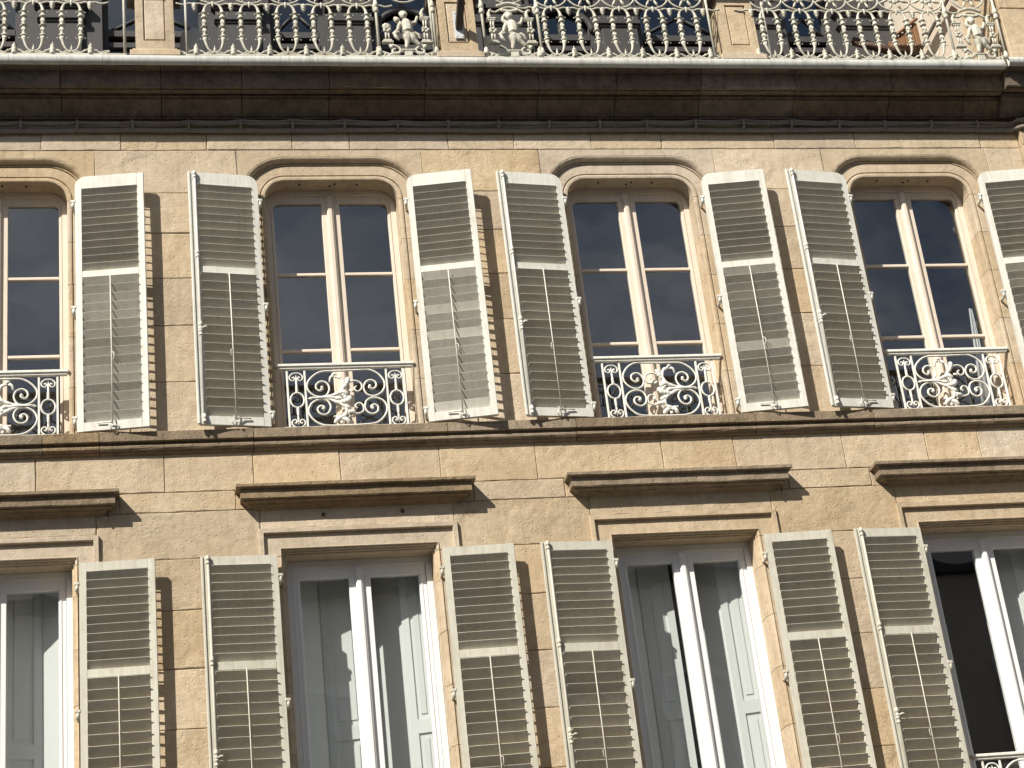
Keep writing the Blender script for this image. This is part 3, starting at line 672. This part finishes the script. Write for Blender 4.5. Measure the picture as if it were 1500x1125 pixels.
for j in range(2):
    for i in range(n+1):
        u = i/n; x0 = BAYS[3]+.455-(.13-.10*j)*u; cv.v.append((x0, .34+.006*sin(u*13)+.004*sin(u*5), zz0+(zz1-zz0)*j))
cv.f = [(i, i+1, n+1+i+1, n+1+i) for i in range(n)]; cv.sm = [True]*n
co = cv.build('curtain', M_CLOTH); md = co.modifiers.new('thick', 'SOLIDIFY'); md.thickness = .003
tag(co, 'pale curtain drawn aside behind upper-storey window next to the corner pilaster', 'curtain')

# ---------------------------------------------------------------- cables under the cornice
CL = [-2.78, -2.351, -1.928, -1.51, -1.083, -.682, -.278, .131, .554, .96, 1.371, 1.785, 2.204, 2.598, 3.008, 3.416, 3.828, 4.244, 4.646, 5.058, 5.468, 5.86]
ca = empty('cable_bundle', (CL[0], -.03, 10.16)); tag(ca, 'bundle of thin twisted cables clipped just under the stone cornice', 'cable')
cb = empty('single_cable', (CL[0], -.03, 10.11)); tag(cb, 'thick single cable running below the thin cable bundle', 'cable')
xs_ = [XL]+CL+[6.8]
def cable(root, zf, yf, r, name, pil=True):
    pts = []
    for a, c in zip(xs_, xs_[1:]):
        for k in range(4):
            x = a+(c-a)*k/4; st_ = -.055 if x > XR-.06 else 0
            pts.append((x-root.location.x, yf(x, k/4)+st_-root.location.y, zf(x, k/4)-root.location.z))
    MB().tube(pts, r, 6).build(name, M_CABLE, root)
for q in range(3):
    ph = q*2.1
    cable(ca, lambda x, t, q=q: 10.168+.012*(q-1)*sin(x*1.7+q)-.006*sin(t*pi)+(.014*(1-t) if q == 2 else 0), lambda x, t, q=q: -.032-.007*q, .0115, 'strand')
cable(cb, lambda x, t: 10.112+.004*sin(x*3.1)-.004*sin(t*pi), lambda x, t: -.026, .019, 'strand')
for x in CL[:-1]:
    k = MB().tube([(x-ca.location.x, .028, .028), (x-ca.location.x+.002, -.028, .022), (x-ca.location.x+.004, -.034, -.004), (x-ca.location.x, -.022, -.036), (x-ca.location.x-.006, .03, -.040)], .0105, 6); k.build('clip', M_CABLE, ca)
    cb_ = MB().tube([(x-cb.location.x, .028, .02), (x-cb.location.x, -.012, .019), (x-cb.location.x, -.014, -.016), (x-cb.location.x, .028, -.02)], .005, 5); cb_.build('clip', M_CABLE, cb)

# ---------------------------------------------------------------- balcony on the cornice: piers
RY = -.335                                   # railing line
PZ = 10.60
def pier(x0, x1, broad=False):
    c = (x0+x1)/2; hw = (x1-x0)/2; y0, y1 = RY-.045+.06, RY+.22; y0 = -.335; 
    die = MB(); zt = 11.20
    # die with a sunk panel
    px, pb, pt = hw-.060, PZ+.135, zt-.06; e = .016
    die.box(c-hw, c+hw, y0+e, y1, PZ+.055, zt)
    die.box(c-hw, c-px, y0, y0+e, PZ+.055, zt); die.box(c+px, c+hw, y0, y0+e, PZ+.055, zt)
    die.box(c-px, c+px, y0, y0+e, PZ+.055, pb); die.box(c-px, c+px, y0, y0+e, pt, zt)
    o = part(die, 'balcony_pier', M_TRIM)
    pn = MB(); i = .022; pn.bbox(c-px+.012, c+px-.012, y0+.006, y0+e, pb+.012, pt-.012, .006); part(pn, 'panel', M_TRIM, o)
    pl = MB(); pl.bbox(c-hw-.045, c+hw+.045, y0-.028, y1+.02, PZ-.02, PZ+.035, .006); pl.bbox(c-hw-.024, c+hw+.024, y0-.014, y1+.01, PZ+.035, PZ+.055, .006); part(pl, 'plinth', M_TRIM, o)
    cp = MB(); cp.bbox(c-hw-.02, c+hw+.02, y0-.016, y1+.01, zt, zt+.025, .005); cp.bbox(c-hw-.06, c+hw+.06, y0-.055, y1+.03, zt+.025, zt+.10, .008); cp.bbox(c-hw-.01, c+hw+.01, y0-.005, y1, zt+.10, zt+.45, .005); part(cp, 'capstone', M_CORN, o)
piers = [(-1.463, -1.178), (.926, 1.213), (3.247, 3.593)]
piers = [((a+c)/2-.148, (a+c)/2+.148) for a, c in piers]
for a, c in piers: pier(a, c)
ep = MB(); 
for z0, z1 in ((10.58, 11.12), (11.125, 11.7), (11.705, 12.3)): ep.bbox(5.765, 6.83, -.36, .3, z0, z1, .006)
part(ep, 'end_pier', M_TRIM)

# cast-iron railing --------------------------------------------------
def bal_mesh(s):
    ctr = [(.004, .034), (.02, .036), (.042, .050), (.057, .082), (.066, .118), (.071, .150), (.071, .40), (.069, .425), (.060, .456), (.043, .480), (.022, .492), (.006, .494)]
    rad_at = [(0, .006), (.036, .006), (.06, .008), (.118, .0115), (.135, .0145), (.155, .0205), (.160, .0205), (.162, .011), (.168, .012), (.170, .0255), (.181, .0255), (.183, .0125), (.195, .0115), (.212, .016), (.228, .020), (.243, .0165), (.255, .0115), (.261, .014), (.265, .031), (.269, .014), (.276, .0125), (.292, .018), (.308, .0205), (.325, .0165), (.340, .0115), (.346, .013), (.349, .026), (.361, .026), (.364, .013), (.380, .0165), (.394, .017), (.397, .028), (.402, .028), (.405, .0165), (.418, .0135), (.45, .0105), (.48, .008), (.5, .006)]
    zs = sorted(set([z for z, _ in rad_at if .16 <= z <= .40]))
    pts = [p for p in ctr if p[1] < .155]+[(.071, z) for z in zs]+[p for p in ctr if p[1] > .401]
    low = spline([(u, 0, z) for u, z in ctr[:6]], 3)[:-1]; high = spline([(u, 0, z) for u, z in ctr[6:]], 3)
    path = low+[Vector((.071, 0, z)) for z in zs if z > .151]+high[1:]
    def R(z):
        for (a, r0), (c, r1) in zip(rad_at, rad_at[1:]):
            if a <= z <= c: return r0+(r1-r0)*(z-a)/(c-a) if c > a else r1
        return .006
    mb = MB().tube([(s*p.x, 0, p.z) for p in path], [R(p.z) for p in path], 8)
    for z in (.155, .397): mb.ball((s*(.071+.034), 0, z-.004), .0065, 5, 4); mb.ball((s*(.071-.034), 0, z-.004), .0065, 5, 4)
    for z in (.225, .308):
        for q in range(4): mb.ball((s*.071+.016*cos(q*pi/2+.6), .016*sin(q*pi/2+.6)-.002, z), (.008, .008, .012), 5, 4)
    me = mb.mesh('baluster'); me.materials.append(M_CAST); return me
BAL = {1: bal_mesh(1), -1: bal_mesh(-1)}
def lib(f, name):
    mb = MB(); f(mb); me = mb.mesh(name); me.materials.append(M_CAST); return me
def f_tongue(mb):
    mb.tube([(0, 0, .0), (0, 0, .03), (0, 0, .045), (0, 0, .072)], [.007, .009, .006, .001], 6); mb.ball((0, 0, .036), (.012, .008, .008))
def f_finial(mb):
    mb.tube([(0, 0, 0), (0, 0, .02), (0, 0, .04), (0, 0, .052), (0, 0, .058), (0, 0, .07), (0, 0, .082), (0, 0, .09), (0, 0, .115)], [.020, .024, .017, .024, .011, .018, .018, .007, .001], 8)
    for s in (-1, 1):
        mb.tube(spline([(s*.015, 0, .048), (s*.045, 0, .034), (s*.085, 0, .012), (s*.125, 0, .020), (s*.142, 0, .034)], 4), [.0075]*17, 5)
        mb.tube(spline([(s*.142, 0, .034), (s*.10, 0, .030), (s*.07, 0, .010), (s*.04, 0, .004)], 4), .006, 5); mb.ball((s*.045, 0, .036), .010, 6, 4)
def f_pendant(mb):
    mb.tube([(0, 0, .0), (0, 0, -.02), (0, 0, -.028), (0, 0, -.036), (0, 0, -.042), (0, 0, -.052), (0, 0, -.058), (0, 0, -.080)], [.016, .022, .010, .022, .009, .015, .012, .001], 8)
    for s in (-1, 1): mb.tube(spline([(s*.005, 0, -.008), (s*.04, 0, .002), (s*.085, 0, -.012), (s*.142, 0, .002)], 4), .008, 5)
def f_drop(mb):
    mb.tube([(0, 0, .02), (0, 0, .0), (0, 0, -.018), (0, 0, -.040)], [.008, .011, .009, .001], 6); mb.ball((0, 0, .006), (.020, .010, .008))
def f_ring(mb):
    R_ = .150
    mb.tube([(R_*cos(a), 0, .135+R_*.92*sin(a)) for a in [2*pi*i/28 for i in range(29)]], .0085, 6, False)
    for q in range(8):
        a = 2*pi*q/8; mb.ball((.042*cos(a), -.006, .13+.042*sin(a)), (.024, .010, .024), 6, 4)
    mb.ball((0, -.012, .13), (.022, .014, .022))
    for q in range(8):
        a = 2*pi*q/8+.39; mb.tube([(.05*cos(a), 0, .13+.05*sin(a)), (.095*cos(a), -.004, .13+.095*sin(a)), (.14*cos(a), 0, .133+.13*sin(a))], [.006, .013, .004], 5)
ORN = {n: lib(f, n) for n, f in (('tongue', f_tongue), ('finial', f_finial), ('pendant', f_pendant), ('drop', f_drop), ('ring', f_ring))}
# cupid relief: one continuous body, remeshed from overlapping volumes
def cupid_mesh(raised):
    mb = MB(); K = .001
    def U(X, Y): return ((X-300)/1067, (465-Y)/877)
    def limb(pts, rs, y=-.004):
        pp = spline([(U(*p)[0], y+(p[2] if len(p) > 2 else 0), U(*p)[1]) for p in pts] if False else [(U(p[0], p[1])[0], y, U(p[0], p[1])[1]) for p in pts], 4)
        n = len(pp); rr = []
        for i in range(n):
            t = i/(n-1)*(len(rs)-1); j = min(int(t), len(rs)-2); rr.append(1.22*(rs[j]+(rs[j+1]-rs[j])*(t-j)))
        mb.tube(pp, rr, 8)
    def blob(X, Y, rx, ry, rz): x, z = U(X, Y); mb.ball((x, -.006, z), (rx, ry, rz), 10, 8)
    blob(285, 122, .030, .028, .036)                                   # head, hair curls, nose
    for a in range(7): mb.ball((U(285, 122)[0]+.028*cos(pi*a/6), -.004, U(285, 122)[1]+.012+.026*sin(pi*a/6)), .010, 6, 5)
    mb.ball((U(289, 132)[0], -.036, U(289, 132)[1]), .006, 5, 4)
    limb([(292, 160), (305, 190), (312, 230), (312, 262)], [.018, .034, .037, .036])
    blob(308, 190, .038, .026, .030); blob(316, 262, .042, .030, .034)
    limb([(298, 285), (305, 320), (300, 350), (288, 392), (282, 400)], [.030, .027, .018, .013, .012])
    limb([(340, 285), (352, 322), (372, 345), (398, 368), (408, 372)], [.028, .026, .017, .013, .010])
    limb([(262, 185), (240, 215), (228, 245), (200, 268), (180, 282)], [.017, .015, .012, .010, .009])
    if raised: limb([(268, 178), (240, 165), (232, 140), (262, 98), (285, 84)], [.017, .014, .012, .010, .010])
    else: limb([(250, 175), (230, 165), (215, 148), (212, 135)], [.012, .022, .016, .004])          # wing
    limb([(352, 185), (372, 190), (392, 165), (405, 130)], [.017, .014, .011, .010])
    limb([(330, 268), (370, 270), (400, 290), (412, 320)], [.014, .010, .012, .005])                # drapery
    limb([(240, 262), (200, 280), (210, 310), (232, 335)], [.008, .011, .013, .004])
    me = mb.mesh('cupid_tmp'); o = bpy.data.objects.new('tmp', me); col.objects.link(o)
    md_ = o.modifiers.new('r', 'REMESH'); md_.mode = 'VOXEL'; md_.voxel_size = .0042; md_.use_smooth_shade = True
    dg = bpy.context.evaluated_depsgraph_get(); m2 = bpy.data.meshes.new_from_object(o.evaluated_get(dg)); bpy.data.objects.remove(o); m2.name = 'cupid'
    m2.materials.clear(); m2.materials.append(M_CAST); return m2
CUPID = {True: cupid_mesh(True), False: cupid_mesh(False)}
def cupid_panel(root, xc, raised):
    L0 = lambda X, Y: ((X-300)/1067, 0, (465-Y)/877)
    def add(mb, name, par=root): 
        o = mb.build(name, M_CAST, par); return o
    base = MB()
    base.tube(spline([L0(130, 462), L0(170, 440), L0(240, 425), L0(300, 420), L0(370, 425), L0(440, 440), L0(480, 462)], 4), .010, 6)
    base.bbox(-.05, .055, -.016, .014, .052, .066, .003); base.bbox(-.03, .035, -.012, .01, .0, .05, .003)
    for s in (-1, 1):
        c = (.1 if s > 0 else -.095)
        base.tube(spline([(c+s*.055, 0, .105), (c+s*.01, 0, .105), (c-s*.035, 0, .07), (c-s*.02, 0, .03), (c+s*.02, 0, .03), (c+s*.028, 0, .06), (c+s*.005, 0, .07)], 4), .011, 6)
        base.ball((c+s*.035, -.004, .09), .018, 6, 5); base.ball((c+s*.09, 0, .02), .014, 6, 5); base.tube(spline([(c+s*.03, 0, .01), (c+s*.07, 0, .03), (c+s*.11, 0, .045)], 4), .008, 5)
    b_ = add(base, 'panel_base'); b_.location = (xc, 0, 0)
    for s in (-1, 1):
        k = MB(); x = .155*s; top = .40 if (raised or s > 0) else .29
        k.bbox(x-.045, x+.045, -.018, .016, .128, .142, .003); k.bbox(x-.034, x+.034, -.014, .013, .142, .16, .003)
        for d in (-.013, .013): k.tube([(x+d, -.004, .16), (x+d*.8, -.004, .24)], .008, 6)
        for d in range(5): k.ball((x+.022*cos(d*1.26), -.008, .255+.018*sin(d*1.26)), .015, 6, 4)
        if top > .3:
            for d in (-.011, .011): k.tube([(x+d*.9, -.004, .27), (x+d, -.004, top-.035)], .0075, 6)
            k.bbox(x-.038, x+.038, -.018, .014, top-.035, top-.02, .003); k.bbox(x-.03, x+.03, -.014, .012, top-.05, top-.036, .003)
            k.tube(spline([(x-.012, -.003, top-.02), (x-.02, -.003, top+.02), (x-.006, -.003, top+.055), (x+.004, -.003, top+.07)], 3), [.016]*4+[.012]*3+[.005]*3, 6)
        else:
            for d in range(6): a = pi*d/5; k.tube([(x, -.004, .275), (x+.022*cos(a), -.004, .29+.02*sin(a)), (x+.04*cos(a), -.004, .285+.036*sin(a))], [.008, .012, .003], 5)
        o = add(k, 'torch_pillar'); o.location = (xc, 0, 0)
    link('cupid', CUPID[raised], M_CAST, root, (xc, -.006, 0))
    k = MB()
    k.tube(spline([(-.17, 0, .46), (-.12, 0, .44), (-.06, 0, .475), (0, 0, .49), (.06, 0, .475), (.12, 0, .44), (.17, 0, .46)], 4), .010, 6)
    for d in range(9): k.ball((-.06+.015*d, -.008, .455-.012*sin(pi*d/8)), .016, 6, 4)
    k.tube(spline([(-.1, 0, .50), (0, 0, .53), (.1, 0, .50)], 5), .014, 6)
    if raised: add(k, 'garland').location = (xc, 0, 0)
def rail_section(x0, x1, units, cupids, label, skip=()):
    root = empty('balcony_railing', (x0, RY, PZ)); tag(root, label, 'railing', 'cast iron balcony railings')
    S = lambda me, name, x, z: link(name, me, M_CAST, root, (x-x0, 0, z))
    for c in units:
        for s in (-1, 1): S(BAL[s], 'baluster', c, .0)
        S(ORN['tongue'], 'tongue', c, .02); S(ORN['drop'], 'drop', c, .492)
        S(ORN['ring'], 'ring', c, .50)
    for c in sorted(set([round(u-.1425, 3) for u in units]+[round(u+.1425, 3) for u in units])):
        if any(abs(c-p) < .06 for p in skip): continue
        if any(abs(c-d) < .05 and c != d for d in []): continue
        S(ORN['finial'], 'finial', c, .0); S(ORN['pendant'], 'pendant', c, .492)
    for xc, raised in cupids:
        cupid_panel(root, xc-x0, raised)
        for s in (-1, 1):
            p = MB().tube([(xc+s*.228-x0, 0, -.01), (xc+s*.228-x0, 0, .95)], .0125, 6)
            for z in (.05, .45, .50): p.tube([(xc+s*.228-x0, 0, z-.03), (xc+s*.228-x0, 0, z-.01), (xc+s*.228-x0, 0, z+.01), (xc+s*.228-x0, 0, z+.04)], [.014, .026, .02, .013], 7)
            p.build('post', M_CAST, root)
        S(ORN['ring'], 'ring', xc, .53)
    L_ = x1-x0
    MB().bbox(0, L_, -.010, .010, -.008, .006, .002).build('bottom_bar', M_CAST, root)
    MB().bbox(0, L_, -.008, .008, .785, .797, .002).build('middle_bar', M_CAST, root)
    h = MB(); h.bbox(0, L_, -.03, .03, .93, .95, .004); h.bbox(0, L_, -.008, .008, .90, .912, .002); h.build('handrail', M_CAST, root)
    for x in (0.012, L_-.012):
        MB().tube([(x, 0, -.01), (x, 0, .94)], .011, 6).build('post', M_CAST, root)
    return root
u = .2846
sec2 = [-.8665+u*i for i in range(5)]; sec1 = [-1.953-u*i for i in range(8)]+[]; sec3 = [1.859+u*i for i in range(5)]; sec4 = [3.697+u*i for i in range(6)]
rail_section(-4.4, -1.54, sorted([-1.953-u*i for i in range(9)]), [], 'cream cast-iron balcony railing without cupids, beyond the pier with a plain panel')
rail_section(-1.09, .872, sec2, [(.650, False)], 'cream cast-iron balcony railing ending in a cupid beside two short torch pillars')
rail_section(1.268, 3.19, sec3, [(1.508, True)], 'cream cast-iron balcony railing starting with a garlanded cupid beside the pole pier')
rail_section(3.645, 5.74, sec4, [(5.501, True)], 'cream cast-iron balcony railing whose garlanded cupid meets the end pier')

# pole on its plate on the middle pier
p0 = at(672, 42, RY); pl = empty('bracket_pole', (p0.x, -.335, p0.z)); tag(pl, 'dark metal pole on a pale plate, jutting out of a balcony pier', 'pole')
MB().bbox(-.036, .036, -.010, -.0005, -.10, .165, .002).build('plate', M_STEEL, pl)
q = MB(); q.box(-.027, .027, -.40, -.004, -.027, .027); q.build('pole', M_METAL, pl).rotation_euler = (-radians(30), 0, 0)
for z in (-.08, .145):
    for x in (-.022, .022): MB().ball((x, -.011, z), .006, 6, 4).build('bolt', M_STEEL, pl)

# ---------------------------------------------------------------- set-back attic, terrace and its things
AY = 1.0
part(MB().box(XL, 6.83, -.20, AY+.3, 10.38, 10.585), 'terrace_floor', M_PAVE)
wins = [(-2.98, -2.42, False), (-1.74, -.87, False), (-.31, .17, False), (.62, 1.16, True), (2.02, 2.62, True), (3.01, 3.84, False), (4.40, 4.86, False)]
ZA0, ZA1, WT, WB = 10.585, 13.6, 12.55, 10.7
edges = [XL]+[e for a, c, _ in wins for e in (a, c)]+[5.62]
for i in range(0, len(edges), 2):
    a, c = edges[i], edges[i+1]
    w_ = MB(); w_.box(a, c, AY, AY+.25, ZA0, WT)
    aw = part(w_, 'attic_panel', M_SLATE)
    # boarded pilasters with capitals on the piers between the openings
    m_ = (a+c)/2; ww = min(.17, (c-a)/2-.03)
    for d in ((m_,) if c-a < .7 else (a+.22, c-.22)):
        pm = MB(); pm.bbox(d-ww, d+ww, AY-.045, AY-.001, ZA0, 11.86, .004); part(pm, 'pilaster', M_SLATE, aw)
        pm = MB()
        for k, (z, e) in enumerate(((11.86, .012), (11.885, .03), (11.925, .018), (11.99, .03), (12.02, .055))): pm.bbox(d-ww-e, d+ww+e, AY-.045-e, AY-.001, z, z+(.025, .04, .065, .03, .045)[k], .003)
        part(pm, 'capital', M_SLATE, aw)
        pm = MB(); pm.bbox(d-ww+.02, d+ww-.02, AY-.035, AY-.001, 12.065, WT, .003); part(pm, 'pilaster', M_SLATE, aw)
part(MB().box(XL, 5.62, AY, AY+.25, WT, ZA1), 'attic_panel', M_SLATE)
for a, c, arch in wins:
    f = MB(); m_ = (a+c)/2; y0, y1 = AY+.10, AY+.16
    f.box(a, a+.05, y0, y1, WB, WT); f.box(c-.05, c, y0, y1, WB, WT); f.box(a+.05, c-.05, y0, y1, WB, WB+.06); f.box(a+.05, c-.05, y0, y1, WT-.05, WT)
    f.box(a+.05, c-.05, y0-.005, y1-.01, 11.82, 11.88); f.box(a+.05, c-.05, y0-.012, y1-.01, 11.70, 11.75)
    f.box(m_-.02, m_+.02, y0+.004, y1-.01, WB+.06, 11.70)
    if arch:
        r = (c-a)/2-.02
        f.tube([(m_+r*cos(t), y0-.01, 11.9+r*.9*sin(t)) for t in [pi*i/16 for i in range(17)]], .03, 6)
        f.box(m_-.02, m_+.02, y0, y1-.01, 11.88, WT-.05)
    else:
        f.tube([(a+.05, y0+.02, 11.88), (m_, y0+.02, 12.1)], .014, 5); f.tube([(c-.05, y0+.02, 11.88), (m_, y0+.02, 12.1)], .014, 5)
    fo = part(f, 'attic_window', M_SLATE)
    for q0, q1 in ((a+.05, m_-.02), (m_+.02, c-.05)): part(MB().box(q0, q1, y0+.022, y0+.026, WB+.06, 11.70), 'pane', M_GLASS, fo)
    part(MB().box(a+.05, c-.05, y0+.030, y0+.034, 11.88, WT-.05), 'pane', M_GLASS, fo)
part(MB().add([(XL, AY+.27, ZA0), (5.62, AY+.27, ZA0), (5.62, AY+.27, ZA1), (XL, AY+.27, ZA1), (XL, AY+2.5, ZA0), (5.62, AY+2.5, ZA0), (5.62, AY+2.5, ZA1), (XL, AY+2.5, ZA1)], [(4, 5, 6, 7), (0, 1, 5, 4), (3, 7, 6, 2), (0, 4, 7, 3), (1, 2, 6, 5)]), 'room', M_DARK)
rf = MB(); rf.extrude_x([(-.10, 13.70), (-.10, 13.62), (AY+3, 13.62), (AY+3, 15.0), (AY+.6, 14.6)], XL, 6.9); part(rf, 'roof', M_SLATE)  # out-of-view roof, its deep eave added to shade the attic wall
# pale side wall with a raking brace, wooden chair, cloth
sw = MB().box(5.40, 6.6, .50, 1.6, 10.585, 12.9); sw = sw.build('side_wall', M_PLASTER); tag(sw, 'pale plastered side wall standing behind the last cupid panel', 'wall')
ba = at(1378, 18, .44); bb = at(1347, 76, .44)
br = MB(); d = (bb-ba); br.tube([ba+d*-.4, bb+d*.35], .022, 4); br = br.build('raking_brace', M_METAL); tag(br, 'dark metal brace leaning across the pale plastered wall', 'brace')
ch = empty('wooden_planter', (5.10, .16, 10.585)); tag(ch, 'tall brown planter box of upright boards on the balcony by the pale wall', 'planter')
for i in range(5): MB().bbox(-.115+.046*i, -.073+.046*i, -.085+.003*(i % 2), -.065, .03, .56+.035*i, .003).build('board', M_WOOD, ch)
for i in range(3):
    for q in (-1, 1): MB().box(q*.115-.008, q*.115+.008, -.06+.05*i, -.014+.05*i, .03, .60+.08*q, ).build('board', M_WOOD, ch)
MB().box(-.105, .105, .078, .095, .03, .62).build('board', M_WOOD, ch)
MB().tube([(-.13, -.09, .55), (.12, -.09, .74)], .016, 4).build('rim', M_WOOD, ch)
for x in (-.1, .1):
    for y in (-.05, .08): MB().box(x-.012, x+.012, y-.012, y+.012, 0, .035).build('foot', M_WOOD, ch)
a0, a1 = at(1248, 60, .05), at(1318, 78, .05); d = a1-a0
pk = MB().tube([a0, a1+d*.5], .040, 6).build('timber_beam', M_BROWN); tag(pk, 'dark stained round timber leaning beside the brown planter box', 'timber')
c0 = at(280, 62, .0)
cl = MB(); n = 12
for j in range(5):
    for i in range(n):
        a = 2*pi*i/n; r_ = .14-.022*j+.02*sin(3*a+j); cl.v.append((c0.x+r_*cos(a), .02+r_*.7*sin(a), 10.585+(.0, .22, .36, .44, .50)[j]+.02*sin(2*a+j)*(j > 0)))
for j in range(4): cl.f += [(j*n+i, j*n+(i+1) % n, (j+1)*n+(i+1) % n, (j+1)*n+i) for i in range(n)]
cl.f += [tuple(4*n+i for i in range(n))]; cl.sm = [True]*len(cl.f)
tag(cl.build('covered_pot', M_CLOTH), 'pale cloth-covered pot behind the railing beside the plain-panelled pier', 'pot')
